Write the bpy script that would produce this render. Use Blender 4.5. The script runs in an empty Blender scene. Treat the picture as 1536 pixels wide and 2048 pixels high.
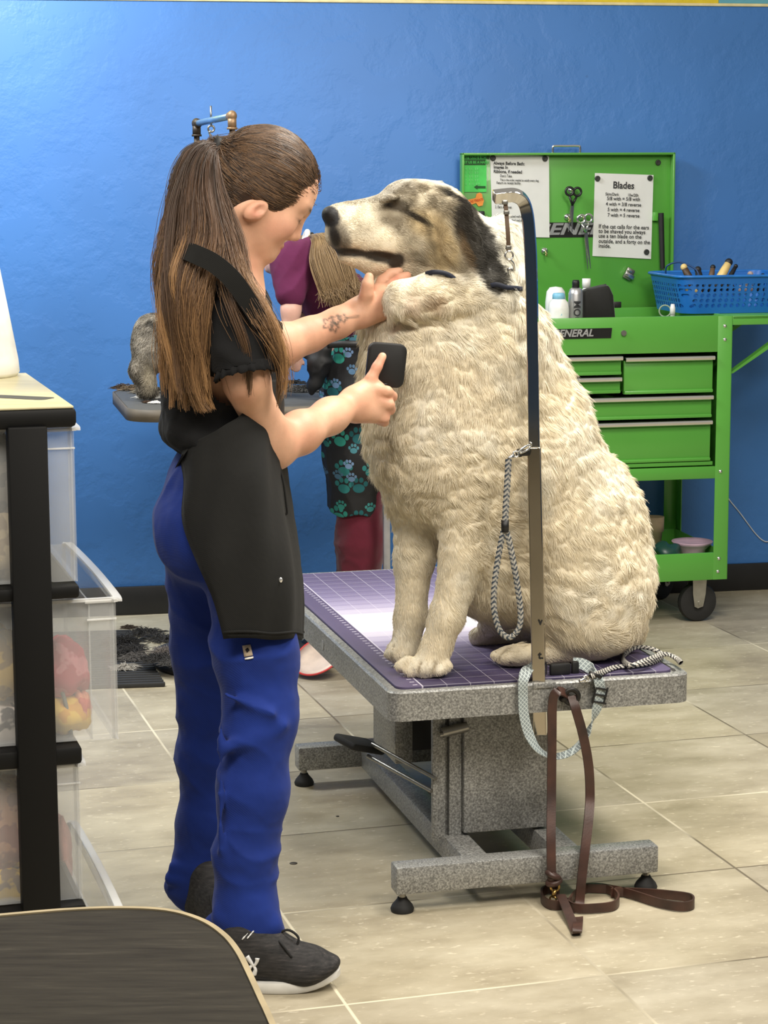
import bpy, bmesh, math, random, json
import numpy as np
from math import sin, cos, tan, atan, atan2, radians, pi, sqrt
from mathutils import Vector, Matrix

random.seed(7); RNG = np.random.default_rng(7)
S = bpy.context.scene
COL = S.collection

# ------------------------------------------------------------------ camera
F = 4300.0; HC = 1.5; PITCH = atan((1024 - 338) / F); ROLL = 0.004
def ray(px, py):
    x = (px - 768) / F; y = (1024 - py) / F
    c, s = cos(ROLL), sin(ROLL)
    x, y = c * x + s * y, -s * x + c * y
    return np.array([x, cos(PITCH) + y * sin(PITCH), -sin(PITCH) + y * cos(PITCH)])
EYE = np.array([0, 0, HC])
def P(px, py, Y):                      # point seen at (px, py), Y metres ahead
    r = ray(px, py); return EYE + r * (Y / r[1])
def G(px, py, z=0.0):                  # point seen at (px, py) on the level z
    r = ray(px, py); return EYE + r * ((z - HC) / r[2])
def PL(px, py, o, n):                  # point seen at (px, py) on a plane
    r = ray(px, py); return EYE + r * (np.dot(o - EYE, n) / np.dot(r, n))
cam = bpy.data.cameras.new('camera'); cam_o = bpy.data.objects.new('camera', cam); COL.objects.link(cam_o)
cam.sensor_fit = 'VERTICAL'; cam.sensor_height = 36.0; cam.lens = 36.0 * F / 2048
cam.clip_start = 0.05; cam.clip_end = 100
_f = Vector((0, cos(PITCH), -sin(PITCH))); _u = Vector((0, sin(PITCH), cos(PITCH))); _x = Vector((1, 0, 0))
_R = cos(ROLL) * _x - sin(ROLL) * _u; _U = sin(ROLL) * _x + cos(ROLL) * _u
m4 = Matrix((( _R.x, _U.x, -_f.x, 0), (_R.y, _U.y, -_f.y, 0), (_R.z, _U.z, -_f.z, HC), (0, 0, 0, 1)))
cam_o.matrix_world = m4
S.camera = cam_o

# ------------------------------------------------------------------ light
S.view_settings.view_transform = 'Standard'; S.view_settings.look = 'None'
S.view_settings.gamma = 1.0; S.view_settings.use_curve_mapping = False
S.view_settings.exposure = 0.1
W = bpy.data.worlds.new('room_ambience'); S.world = W; W.use_nodes = True
W.node_tree.nodes['Background'].inputs[0].default_value = (1.0, 0.93, 0.82, 1)
W.node_tree.nodes['Background'].inputs[1].default_value = 0.36
def area(name, loc, target, sx, sy, power, col=(1, 1, 1)):
    l = bpy.data.lights.new(name, 'AREA'); l.shape = 'RECTANGLE'; l.size = sx; l.size_y = sy; l.energy = power; l.color = col
    o = bpy.data.objects.new(name, l); COL.objects.link(o); o.location = loc
    d = Vector(target) - Vector(loc); o.rotation_euler = d.to_track_quat('-Z', 'Y').to_euler(); return o
area('ceiling_tube_light', (-1.7, 5.9, 3.0), (-1.6, 6.9, 0.6), 1.2, 0.5, 90, (0.93, 0.97, 1.0))
area('ceiling_tube_light', (0.9, 4.55, 3.0), (0.5, 4.2, 0), 1.4, 0.5, 84, (1.0, 0.95, 0.86))
area('ceiling_tube_light', (-0.5, 2.2, 3.0), (-0.3, 3.2, 0), 1.6, 0.6, 62, (1.0, 0.93, 0.82))
area('ceiling_tube_light', (1.6, 2.0, 3.0), (0.7, 3.3, 0.2), 1.2, 0.6, 62, (1.0, 0.93, 0.82))

# ------------------------------------------------------------------ materials
MATS = {}
def srgb(r, g, b):
    f = lambda c: (c / 12.92 if c <= 0.04045 else ((c + 0.055) / 1.055) ** 2.4)
    return (f(r / 255), f(g / 255), f(b / 255), 1.0)
class NT:
    def __init__(s, name):
        s.m = bpy.data.materials.new(name); s.m.use_nodes = True; s.t = s.m.node_tree; s.n = s.t.nodes; s.l = s.t.links
        s.b = s.n['Principled BSDF']
    def new(s, typ, **kw):
        n = s.n.new(typ)
        for k, v in kw.items():
            if k.startswith('i_'):
                key = k[2:]; key = int(key) if key.isdigit() else key.replace('_', ' ')
                n.inputs[key].default_value = v
            else: setattr(n, k, v)
        return n
    def link(s, a, b): s.l.new(a, b)
    def coord(s, kind='Object'): return s.new('ShaderNodeTexCoord').outputs[kind]
    def ramp(s, src, stops):
        r = s.new('ShaderNodeValToRGB'); e = r.color_ramp.elements
        while len(e) < len(stops): e.new(0.5)
        for q, (p, c) in zip(e, stops): q.position = p; q.color = c
        s.link(src, r.inputs[0]); return r.outputs[0]
    def noise(s, scale, detail=3, src=None, rough=0.5):
        n = s.new('ShaderNodeTexNoise'); n.inputs['Scale'].default_value = scale; n.inputs['Detail'].default_value = detail
        n.inputs['Roughness'].default_value = rough
        s.link(src if src is not None else s.coord(), n.inputs['Vector']); return n.outputs[0]
    def bump(s, src, strength, dist=0.01):
        b = s.new('ShaderNodeBump'); b.inputs['Strength'].default_value = strength; b.inputs['Distance'].default_value = dist
        s.link(src, b.inputs['Height']); s.link(b.outputs[0], s.b.inputs['Normal'])
def lerp3(a, b, t): return tuple(a[i] + (b[i] - a[i]) * t for i in range(3)) + (1.0,)
def mat(name, rgb, rough=0.5, metal=0.0, vary=0.12, nscale=20.0, bump=0.0, bscale=60.0, alpha=None, trans=0.0, coat=0.0, spec=0.5, sheen=0.0, sss=0.0):
    if name in MATS: return MATS[name]
    n = NT(name); c = srgb(*rgb)
    n.b.inputs['Roughness'].default_value = rough; n.b.inputs['Metallic'].default_value = metal
    n.b.inputs['Specular IOR Level'].default_value = spec
    lo = tuple(v * (1 - vary) for v in c[:3]) + (1,); hi = tuple(min(1, v * (1 + vary)) for v in c[:3]) + (1,)
    n.link(n.ramp(n.noise(nscale), [(0.35, lo), (0.65, hi)]), n.b.inputs['Base Color'])
    if bump: n.bump(n.noise(bscale, 4), bump, 0.004)
    if trans: n.b.inputs['Transmission Weight'].default_value = trans
    if coat: n.b.inputs['Coat Weight'].default_value = coat
    if sheen: n.b.inputs['Sheen Weight'].default_value = sheen
    if sss:
        n.b.inputs['Subsurface Weight'].default_value = sss; n.b.inputs['Subsurface Radius'].default_value = (0.012, 0.005, 0.003)
        n.b.inputs['Subsurface Scale'].default_value = 0.5
    if alpha is not None: n.b.inputs['Alpha'].default_value = alpha
    MATS[name] = n.m; return n.m
def attr_mat(name, rough=0.6, bump=0.0, bscale=80, spec=0.3, sss=0.0, sheen=0.0):
    if name in MATS: return MATS[name]
    n = NT(name); a = n.new('ShaderNodeAttribute', attribute_name='col')
    n.b.inputs['Roughness'].default_value = rough; n.b.inputs['Specular IOR Level'].default_value = spec
    mx = n.new('ShaderNodeMix', data_type='RGBA', blend_type='MULTIPLY'); mx.inputs[0].default_value = 1.0
    n.link(a.outputs['Color'], mx.inputs[6])
    n.link(n.ramp(n.noise(35), [(0.3, (0.86, 0.86, 0.86, 1)), (0.7, (1, 1, 1, 1))]), mx.inputs[7])
    n.link(mx.outputs[2], n.b.inputs['Base Color'])
    if bump: n.bump(n.noise(bscale, 4), bump, 0.003)
    if sss:
        n.b.inputs['Subsurface Weight'].default_value = sss; n.b.inputs['Subsurface Radius'].default_value = (0.012, 0.005, 0.003)
        n.b.inputs['Subsurface Scale'].default_value = 0.4
    if sheen: n.b.inputs['Sheen Weight'].default_value = sheen
    MATS[name] = n.m; return n.m

# ------------------------------------------------------------------ scene objects
ORG = {}
def A3(v): return np.array(v, float)
def thing(name, label, cat, loc=(0, 0, 0), group=None):
    o = bpy.data.objects.new(name, None); COL.objects.link(o); o.location = [float(x) for x in loc]; o.empty_display_size = 0.05
    ORG[o.name] = A3(loc); return tag(o, label, cat, group)
def tag(o, label, cat, group=None, kind=None):
    o['label'] = label; o['category'] = cat
    if group: o['group'] = group
    if kind: o['kind'] = kind
    return o
def mesh(name, V, Fc, m, parent=None, smooth=True, loc=None, col=None, label=None):
    V = np.asarray(V, float)
    org = ORG[parent.name] if parent is not None else (A3(loc) if loc is not None else np.zeros(3))
    me = bpy.data.meshes.new(name)
    if isinstance(Fc, np.ndarray) and len(V) > 2000:
        k = Fc.shape[1]; me.vertices.add(len(V)); me.vertices.foreach_set('co', (V - org).astype(np.float32).ravel())
        me.loops.add(Fc.size); me.loops.foreach_set('vertex_index', Fc.astype(np.int32).ravel())
        me.polygons.add(len(Fc)); me.polygons.foreach_set('loop_start', np.arange(0, Fc.size, k, dtype=np.int32))
        me.update(calc_edges=True); me.validate()
    else:
        me.from_pydata((V - org).tolist(), [], [list(map(int, f)) for f in Fc]); me.update()
    if smooth: me.polygons.foreach_set('use_smooth', [True] * len(me.polygons))
    if col is not None:
        a = me.attributes.new('col', 'FLOAT_COLOR', 'POINT')
        c = np.ones((len(V), 4), np.float32); c[:, :3] = col; a.data.foreach_set('color', c.ravel())
    for q in (m if isinstance(m, (list, tuple)) else [m]): me.materials.append(q)
    o = bpy.data.objects.new(name, me); COL.objects.link(o)
    if parent is not None: o.parent = parent
    elif loc is not None: o.location = [float(x) for x in loc]
    ORG[o.name] = org
    if label: o['label'] = label
    return o
def copy_tree(o, parent=None, offset=None, label=None):
    c = o.copy(); COL.objects.link(c)
    if parent is not None: c.parent = parent
    if offset is not None: c.location = Vector(c.location) + Vector([float(x) for x in offset])
    ORG[c.name] = ORG[o.name] + (A3(offset) if offset is not None else 0)
    if label: c['label'] = label
    for ch in [q for q in COL.objects if q.parent == o and q is not c]: copy_tree(ch, c)
    return c

def rotz(a): return np.array([[cos(a), -sin(a), 0], [sin(a), cos(a), 0], [0, 0, 1.0]])
def frame(z, hint=(0, 0, 1)):
    z = A3(z); z = z / np.linalg.norm(z); h = A3(hint)
    if abs(z @ h) > 0.98 * np.linalg.norm(h): h = A3((1, 0, 0)) if abs(z[0]) < 0.9 else A3((0, 1, 0))
    x = np.cross(h, z); x /= np.linalg.norm(x); return x, np.cross(z, x), z
def catmull(pts, n=8, closed=False):
    p = np.asarray(pts, float); N = len(p); out = []
    for i in range(N if closed else N - 1):
        if closed: a, b, c, d = p[(i - 1) % N], p[i], p[(i + 1) % N], p[(i + 2) % N]
        else: a, b, c, d = p[max(i - 1, 0)], p[i], p[i + 1], p[min(i + 2, N - 1)]
        for k in range(n):
            t = k / n
            out.append(0.5 * (2 * b + (c - a) * t + (2 * a - 5 * b + 4 * c - d) * t * t + (3 * b - a - 3 * c + d) * t ** 3))
    if not closed: out.append(p[-1])
    return np.array(out)
class MB:
    def __init__(s): s.v = []; s.f = []
    def add(s, V, Fc):
        b = len(s.v); s.v += [tuple(map(float, q)) for q in V]; s.f += [tuple(b + int(i) for i in f) for f in Fc]; return s
    def box(s, c, size, R=None, bev=0.0, seg=2):
        R = np.eye(3) if R is None else R; bm = bmesh.new(); bmesh.ops.create_cube(bm, size=1.0)
        for v in bm.verts: v.co = Vector((v.co.x * size[0], v.co.y * size[1], v.co.z * size[2]))
        if bev: bmesh.ops.bevel(bm, geom=bm.edges[:], offset=min(bev, 0.49 * min(size)), segments=seg, profile=0.5, affect='EDGES')
        bm.verts.index_update(); V = np.array([v.co[:] for v in bm.verts]) @ R.T + A3(c)
        s.add(V, [[v.index for v in f.verts] for f in bm.faces]); bm.free(); return s
    def prism(s, poly, o, ex, ey, ez, t, bev=0.0):
        """outline poly (2D) in the plane o + x ex + y ey, thickness t along ez"""
        bm = bmesh.new(); vs = [bm.verts.new(Vector([float(q) for q in A3(o) + x * A3(ex) + y * A3(ey)])) for x, y in poly]
        f = bm.faces.new(vs); r = bmesh.ops.extrude_face_region(bm, geom=[f])
        for v in [g for g in r['geom'] if isinstance(g, bmesh.types.BMVert)]: v.co += Vector([float(q) for q in A3(ez) * t])
        bmesh.ops.recalc_face_normals(bm, faces=bm.faces[:])
        if bev: bmesh.ops.bevel(bm, geom=bm.edges[:], offset=bev, segments=2, profile=0.5, affect='EDGES')
        bm.verts.index_update(); s.add([v.co[:] for v in bm.verts], [[v.index for v in q.verts] for q in bm.faces]); bm.free(); return s
    def cyl(s, a, b, r1, r2=None, n=20, cap=True):
        r2 = r1 if r2 is None else r2; a, b = A3(a), A3(b); x, y, z = frame(b - a); V = []
        for c, r in ((a, r1), (b, r2)):
            for k in range(n): V.append(c + r * (cos(2 * pi * k / n) * x + sin(2 * pi * k / n) * y))
        Fc = [(k, (k + 1) % n, n + (k + 1) % n, n + k) for k in range(n)]
        if cap: Fc += [tuple(range(n - 1, -1, -1)), tuple(range(n, 2 * n))]
        return s.add(V, Fc)
    def lathe(s, o, prof, axis=(0, 0, 1), n=32):
        """prof: (radius, height) from bottom to top"""
        o = A3(o); x, y, z = frame(axis); V = []; m = len(prof)
        for r, h in prof:
            for k in range(n): V.append(o + h * z + r * (cos(2 * pi * k / n) * x + sin(2 * pi * k / n) * y))
        Fc = [(i * n + k, i * n + (k + 1) % n, (i + 1) * n + (k + 1) % n, (i + 1) * n + k) for i in range(m - 1) for k in range(n)]
        if prof[0][0] > 1e-6: Fc.append(tuple(range(n - 1, -1, -1)))
        if prof[-1][0] > 1e-6: Fc.append(tuple((m - 1) * n + k for k in range(n)))
        return s.add(V, Fc)
    def tube(s, pts, r, n=10, closed=False, flat=None, hint=(0, 0, 1), cap=True):
        """swept tube; r number or list; flat=(w, t): a strap, w along the side direction"""
        p = np.asarray(pts, float); N = len(p); V = []
        rs = np.full(N, r) if np.isscalar(r) else np.asarray(r, float)
        T = np.array([(p[(i + 1) % N] - p[(i - 1) % N]) if closed else (p[min(i + 1, N - 1)] - p[max(i - 1, 0)]) for i in range(N)])
        T /= np.maximum(np.linalg.norm(T, axis=1)[:, None], 1e-9)
        x, y, _ = frame(T[0], hint(0.0) if callable(hint) else hint)
        for i in range(N):
            if callable(hint): x = A3(hint(i / (N - 1)))
            x = x - T[i] * (x @ T[i]); x /= np.linalg.norm(x); y = np.cross(T[i], x)
            if flat is None:
                ring = [(cos(2 * pi * k / n), sin(2 * pi * k / n)) for k in range(n)]; V += [p[i] + rs[i] * (c * x + q * y) for c, q in ring]
            else:
                w, t = flat[0] / 2 * rs[i], flat[1] / 2
                V += [p[i] + cx * x + cy * y for cx, cy in ((w, t), (-w, t), (-w, -t), (w, -t))]
        m = n if flat is None else 4
        Fc = [(i * m + k, i * m + (k + 1) % m, ((i + 1) % N) * m + (k + 1) % m, ((i + 1) % N) * m + k) for i in range(N if closed else N - 1) for k in range(m)]
        if not closed and cap: Fc += [tuple(range(m - 1, -1, -1)), tuple((N - 1) * m + k for k in range(m))]
        return s.add(V, Fc)
    def ball(s, c, r, n=16, scale=(1, 1, 1), R=None):
        R = np.eye(3) if R is None else R; V = []; m = n // 2
        for i in range(m + 1):
            a = pi * i / m
            for k in range(n): V.append(R @ (A3((sin(a) * cos(2 * pi * k / n), sin(a) * sin(2 * pi * k / n), cos(a))) * A3(scale) * r) + A3(c))
        return s.add(V, [(i * n + k, (i + 1) * n + k, (i + 1) * n + (k + 1) % n, i * n + (k + 1) % n) for i in range(m) for k in range(n)])
    def torus(s, c, R_, r, axis, n=28, m=10):
        x, y, z = frame(axis); return s.tube([A3(c) + R_ * (cos(2 * pi * k / n) * x + sin(2 * pi * k / n) * y) for k in range(n)], r, m, closed=True, hint=tuple(z))
    def out(s, name, m, parent=None, smooth=False, loc=None, label=None):
        o = mesh(name, s.v, s.f, m, parent, smooth, loc, label=label)
        if not smooth: autosmooth(o)
        return o
def autosmooth(o, ang=40):
    me = o.data; bm = bmesh.new(); bm.from_mesh(me); bmesh.ops.remove_doubles(bm, verts=bm.verts[:], dist=1e-6); bmesh.ops.recalc_face_normals(bm, faces=bm.faces[:])
    for e in bm.edges: e.smooth = not (len(e.link_faces) == 2 and e.calc_face_angle(0) > radians(ang))
    for f in bm.faces: f.smooth = True
    bm.to_mesh(me); bm.free()
def text(name, body, o, ex, ey, size, m, parent, align='LEFT', bold=0.0, shear=0.0, ext=0.0006, lab=None, wide=1.0):
    """lettering as a mesh of its own, reading along ex with its top towards ey"""
    cu = bpy.data.curves.new(name, 'FONT'); cu.body = body; cu.size = size; cu.align_x = align; cu.extrude = ext; cu.offset = bold; cu.shear = shear; cu.resolution_u = 3
    ob = bpy.data.objects.new(name + '_tmp', cu); me0 = bpy.data.meshes.new_from_object(ob)
    V = np.array([v.co[:] for v in me0.vertices]); Fc = [list(p.vertices) for p in me0.polygons]; bpy.data.objects.remove(ob); bpy.data.curves.remove(cu); bpy.data.meshes.remove(me0)
    ex = A3(ex); ey = A3(ey); ez = np.cross(ex, ey)
    return mesh(name, A3(o) + V @ np.stack([ex * wide, ey, ez]), Fc, m, parent, False, label=lab)

# ------------------------------------------------------------------ sculpting: smooth blends of round shapes turned into one skin
_H = np.random.default_rng(3).random((32, 32, 32))
def vnoise(p, scale, seed=0.0):
    q = np.asarray(p) * scale + seed * 17.31; i = np.floor(q).astype(int); f = q - i; f = f * f * (3 - 2 * f); r = 0
    for dx in (0, 1):
        for dy in (0, 1):
            for dz in (0, 1):
                w = (f[..., 0] if dx else 1 - f[..., 0]) * (f[..., 1] if dy else 1 - f[..., 1]) * (f[..., 2] if dz else 1 - f[..., 2])
                r = r + w * _H[(i[..., 0] + dx) & 31, (i[..., 1] + dy) & 31, (i[..., 2] + dz) & 31]
    return r * 2 - 1
class Prim:
    def __init__(s, f, c, R, k, op): s.f = f; s.c = A3(c); s.R = R; s.k = k; s.op = op
def cap(a, ra, b, rb, k=0.02, op='u', sq=None):
    """tapered limb from a to b; sq=(axis, factor): stretched along an axis"""
    a, b = A3(a), A3(b); ba = b - a; L2 = max(ba @ ba, 1e-12)
    if sq is None:
        def f(p):
            pa = p - a; h = np.clip(pa @ ba / L2, 0, 1)
            return np.sqrt(np.einsum('ij,ij->i', pa - h[:, None] * ba, pa - h[:, None] * ba)) - (ra + (rb - ra) * h)
        R = sqrt(L2) / 2 + max(ra, rb)
    else:
        ax = A3(sq[0]) / np.linalg.norm(sq[0]); fac = sq[1]
        def f(p):
            pa = p - a; h = np.clip(pa @ ba / L2, 0, 1); q = pa - h[:, None] * ba; t = q @ ax
            q = q + (t * (1 / fac - 1))[:, None] * ax
            return (np.sqrt(np.einsum('ij,ij->i', q, q)) - (ra + (rb - ra) * h)) * min(1, fac)
        R = sqrt(L2) / 2 + max(ra, rb) * max(1, fac)
    return Prim(f, (a + b) / 2, R, k, op)
def ell(c, r, B=None, k=0.02, op='u'):
    """ellipsoid; rows of B are its axes"""
    c = A3(c); r = A3(r); B = np.eye(3) if B is None else np.asarray(B)
    def f(p):
        q = (p - c) @ B.T; k0 = np.linalg.norm(q / r, axis=1); k1 = np.linalg.norm(q / (r * r), axis=1)
        return k0 * (k0 - 1) / np.maximum(k1, 1e-9)
    return Prim(f, c, max(r), k, op)
def sculpt(prims, h, smooth=1):
    """sparse surface nets over 14-cell blocks"""
    NB = 14; bs = NB * h
    lo = np.min([p.c - p.R - p.k for p in prims if p.op == 'u'], axis=0) - 3 * h; hi = np.max([p.c + p.R + p.k for p in prims if p.op == 'u'], axis=0) + 3 * h
    nb = np.ceil((hi - lo) / bs).astype(int); g = np.stack(np.meshgrid(*[np.arange(n) for n in nb], indexing='ij'), -1).reshape(-1, 3)
    cen = lo + (g + 0.5) * bs; hd = bs * sqrt(3) / 2
    D = np.stack([p.f(cen) for p in prims], 1); U = np.array([p.op == 'u' for p in prims]); K = np.array([p.k for p in prims])
    dmin = np.where(U, D, 9e9).min(1); act = np.where(np.abs(dmin) < hd * 1.5 + 0.05)[0]
    ax = np.arange(NB + 1); loc = np.stack(np.meshgrid(ax, ax, ax, indexing='ij'), -1).reshape(-1, 3); n1 = NB + 1
    Vs, keys, edges = [], [], []
    big = int(nb.max() * NB + 8); key = lambda ijk: (ijk[..., 0] * big + ijk[..., 1]) * big + ijk[..., 2]
    corner = np.array([(i, j, k) for i in (0, 1) for j in (0, 1) for k in (0, 1)])
    for bi in act:
        pts = lo + (g[bi] * NB + loc) * h; use = np.where(D[bi] < np.maximum(dmin[bi], -hd) + 2.6 * hd + 2 * K)[0]; d = None
        for j in use:
            p = prims[j]; e = p.f(pts)
            if p.op == 'u':
                if d is None: d = e; continue
                t = np.maximum(p.k - np.abs(d - e), 0) / p.k; d = np.minimum(d, e) - t * t * p.k * 0.25
            elif d is not None:
                e = -e; t = np.maximum(p.k - np.abs(d - e), 0) / p.k; d = np.maximum(d, e) + t * t * p.k * 0.25
        if d is None: continue
        d = d.reshape(n1, n1, n1)
        if d.min() > 0 or d.max() < 0: continue
        c8 = np.stack([d[i:i + NB, j:j + NB, k:k + NB] for i, j, k in corner], -1); ins = c8 < 0
        cells = np.argwhere(ins.any(-1) & ~ins.all(-1)); v = c8[cells[:, 0], cells[:, 1], cells[:, 2]]
        acc = np.zeros((len(cells), 3)); cnt = np.zeros(len(cells))
        for a in range(8):
            for b in range(a + 1, 8):
                if np.abs(corner[a] - corner[b]).sum() != 1: continue
                m = (v[:, a] < 0) != (v[:, b] < 0); t = np.where(m, v[:, a] / np.where(m, v[:, a] - v[:, b], 1), 0)
                acc += np.where(m[:, None], corner[a] + t[:, None] * (corner[b] - corner[a]), 0); cnt += m
        Vs.append(lo + (g[bi] * NB + cells + acc / cnt[:, None]) * h); keys.append(key(g[bi] * NB + cells + 2))
        for axis in range(3):
            sl = [slice(0, NB)] * 3; s2 = list(sl); s2[axis] = slice(1, NB + 1)
            A_, B_ = d[tuple(sl)] < 0, d[tuple(s2)] < 0; w = np.argwhere(A_ != B_)
            if len(w): edges.append((axis, g[bi] * NB + w + 2, A_[w[:, 0], w[:, 1], w[:, 2]]))
    V = np.concatenate(Vs); kk = np.concatenate(keys); o = np.argsort(kk); ks = kk[o]; FF = []
    for axis, ijk, sgn in edges:
        a1, a2 = (axis + 1) % 3, (axis + 2) % 3; e1 = np.eye(3, dtype=int)[a1]; e2 = np.eye(3, dtype=int)[a2]
        q = np.stack([key(ijk), key(ijk - e1), key(ijk - e1 - e2), key(ijk - e2)], 1)
        pos = np.clip(np.searchsorted(ks, q), 0, len(ks) - 1); ok = (ks[pos] == q).all(1); f = o[pos]
        f = np.where(sgn[:, None], f, f[:, ::-1]); FF.append(f[ok])
    Fc = np.concatenate(FF)
    for _ in range(smooth): V = relax(V, Fc)
    return V, Fc
def relax(V, Fc, lam=0.6):
    acc = np.zeros_like(V); cnt = np.zeros(len(V))
    for i in range(4):
        for j in (1, 3):
            np.add.at(acc, Fc[:, i], V[Fc[:, (i + j) % 4]]); np.add.at(cnt, Fc[:, i], 1)
    return V + lam * (acc / np.maximum(cnt, 1)[:, None] - V)
def normals(V, Fc):
    n = np.cross(V[Fc[:, 2]] - V[Fc[:, 0]], V[Fc[:, 3]] - V[Fc[:, 1]]); N = np.zeros_like(V)
    for i in range(4): np.add.at(N, Fc[:, i], n)
    return N / np.maximum(np.linalg.norm(N, axis=1)[:, None], 1e-12)
def unit(v): return v / np.maximum(np.linalg.norm(v, axis=-1, keepdims=True), 1e-9)
def scatter(V, Fc, N, n, w=None):
    """n random points on a skin, by area times weight"""
    c = np.cross(V[Fc[:, 2]] - V[Fc[:, 0]], V[Fc[:, 3]] - V[Fc[:, 1]]); a = np.linalg.norm(c, axis=1)
    if w is not None: a = a * w[Fc].mean(1)
    cs = np.cumsum(a); i = np.searchsorted(cs, RNG.random(n) * cs[-1]); f = Fc[np.clip(i, 0, len(Fc) - 1)]
    u, v = RNG.random(n)[:, None], RNG.random(n)[:, None]
    mix = lambda X: (1 - u) * (1 - v) * X[f[:, 0]] + u * (1 - v) * X[f[:, 1]] + u * v * X[f[:, 2]] + (1 - u) * v * X[f[:, 3]]
    return mix(V), unit(mix(N))
def strands(name, pts, rad, col, m, parent, label=None):
    """pts (n, k, 3); rad (n, k); col (n, 3)"""
    n, k, _ = pts.shape; hc = bpy.data.hair_curves.new(name); hc.add_curves([k] * n)
    org = ORG[parent.name]
    hc.points.foreach_set('position', (pts - org).astype(np.float32).ravel())
    r = hc.attributes.get('radius') or hc.attributes.new('radius', 'FLOAT', 'POINT'); r.data.foreach_set('value', rad.astype(np.float32).ravel())
    a = hc.attributes.new('col', 'FLOAT_COLOR', 'POINT')
    c = np.ones((n, k, 4), np.float32); c[..., :3] = col[:, None, :] if col.ndim == 2 else col; a.data.foreach_set('color', c.ravel())
    hc.materials.append(m); o = bpy.data.objects.new(name, hc); COL.objects.link(o); o.parent = parent; ORG[o.name] = org
    if label: o['label'] = label
    return o
# ------------------------------------------------------------------ the room
AF = radians(16.0); UF = A3((-sin(AF), cos(AF), 0)); VF = A3((cos(AF), sin(AF), 0)); ZZ = A3((0, 0, 1)); TILE = 0.505
def dotn(n, src, vec, off=0.0):
    d = n.new('ShaderNodeVectorMath', operation='DOT_PRODUCT'); n.link(src, d.inputs[0]); d.inputs[1].default_value = [float(q) for q in vec]
    a = n.new('ShaderNodeMath', operation='ADD'); n.link(d.outputs['Value'], a.inputs[0]); a.inputs[1].default_value = float(off); return a.outputs[0]
def mth(n, op, a, b=None, c=None):
    m = n.new('ShaderNodeMath', operation=op)
    for i, q in enumerate((a, b, c)):
        if q is None: continue
        if isinstance(q, (int, float)): m.inputs[i].default_value = q
        else: n.link(q, m.inputs[i])
    return m.outputs[0]
def mixc(n, fac, a, b, mode='MIX'):
    m = n.new('ShaderNodeMix', data_type='RGBA', blend_type=mode)
    if isinstance(fac, (int, float)): m.inputs[0].default_value = fac
    else: n.link(fac, m.inputs[0])
    for i, q in ((6, a), (7, b)):
        if isinstance(q, tuple): m.inputs[i].default_value = q
        else: n.link(q, m.inputs[i])
    return m.outputs[2]
def comb(n, x, y, z=0.0):
    c = n.new('ShaderNodeCombineXYZ')
    for i, q in enumerate((x, y, z)):
        if isinstance(q, (int, float)): c.inputs[i].default_value = q
        else: n.link(q, c.inputs[i])
    return c.outputs[0]
def floor_material():
    n = NT('stone_look_tile'); g = n.coord()
    v = dotn(n, g, VF / TILE, -0.955 / TILE); u = dotn(n, g, UF / TILE, -3.595 / TILE)
    line = lambda t: mth(n, 'MINIMUM', mth(n, 'FRACT', t), mth(n, 'SUBTRACT', 1.0, mth(n, 'FRACT', t)))
    d = mth(n, 'MINIMUM', line(v), line(u))
    cell = comb(n, mth(n, 'FLOOR', v), mth(n, 'FLOOR', u)); wn = n.new('ShaderNodeTexWhiteNoise', noise_dimensions='3D'); n.link(cell, wn.inputs[0])
    st = n.new('ShaderNodeVectorMath', operation='ADD'); n.link(comb(n, mth(n, 'MULTIPLY', v, 0.8), mth(n, 'MULTIPLY', u, 1.5)), st.inputs[0])
    sc = n.new('ShaderNodeVectorMath', operation='SCALE'); n.link(wn.outputs['Color'], sc.inputs[0]); sc.inputs['Scale'].default_value = 9.0; n.link(sc.outputs[0], st.inputs[1])
    n1 = n.noise(2.2, 8, st.outputs[0], 0.6); n2 = n.noise(9.0, 6, st.outputs[0], 0.7); n3 = n.noise(30.0, 3, st.outputs[0])
    base = n.ramp(n1, [(0.28, srgb(150, 139, 117)), (0.45, srgb(170, 160, 137)), (0.6, srgb(182, 173, 151)), (0.78, srgb(196, 188, 167))])
    base = mixc(n, 0.45, base, n.ramp(n2, [(0.34, (0.78, 0.77, 0.75, 1)), (0.55, (1, 1, 1, 1)), (0.75, (1.0, 1.0, 1.0, 1))]), 'MULTIPLY')
    base = mixc(n, n.ramp(n3, [(0.62, (0, 0, 0, 1)), (0.74, (0.55, 0.55, 0.55, 1))]), base, srgb(220, 211, 188))
    tone = n.ramp(wn.outputs['Value'], [(0, (0.9, 0.9, 0.92, 1)), (1, (1.05, 1.04, 1.0, 1))]); base = mixc(n, 1.0, base, tone, 'MULTIPLY')
    gm = n.ramp(n.noise(1.7, 2, g), [(0.44, srgb(112, 102, 84)), (0.58, srgb(222, 212, 186))])
    col = mixc(n, n.ramp(d, [(0.0045, (1, 1, 1, 1)), (0.0075, (0, 0, 0, 1))]), base, gm)
    n.link(col, n.b.inputs['Base Color'])
    n.link(n.ramp(n1, [(0.3, (0.36, 0.36, 0.36, 1)), (0.7, (0.52, 0.52, 0.52, 1))]), n.b.inputs['Roughness'])
    h = mth(n, 'ADD', mth(n, 'MULTIPLY', n2, 0.35), n.ramp(d, [(0.002, (0, 0, 0, 1)), (0.01, (1, 1, 1, 1))])); n.bump(h, 0.25, 0.003)
    return n.m
AW = radians(10.2); VW = A3((cos(AW), sin(AW), 0)); UW = A3((-sin(AW), cos(AW), 0)); W0 = A3((-0.916, 7.194, 0))
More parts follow.
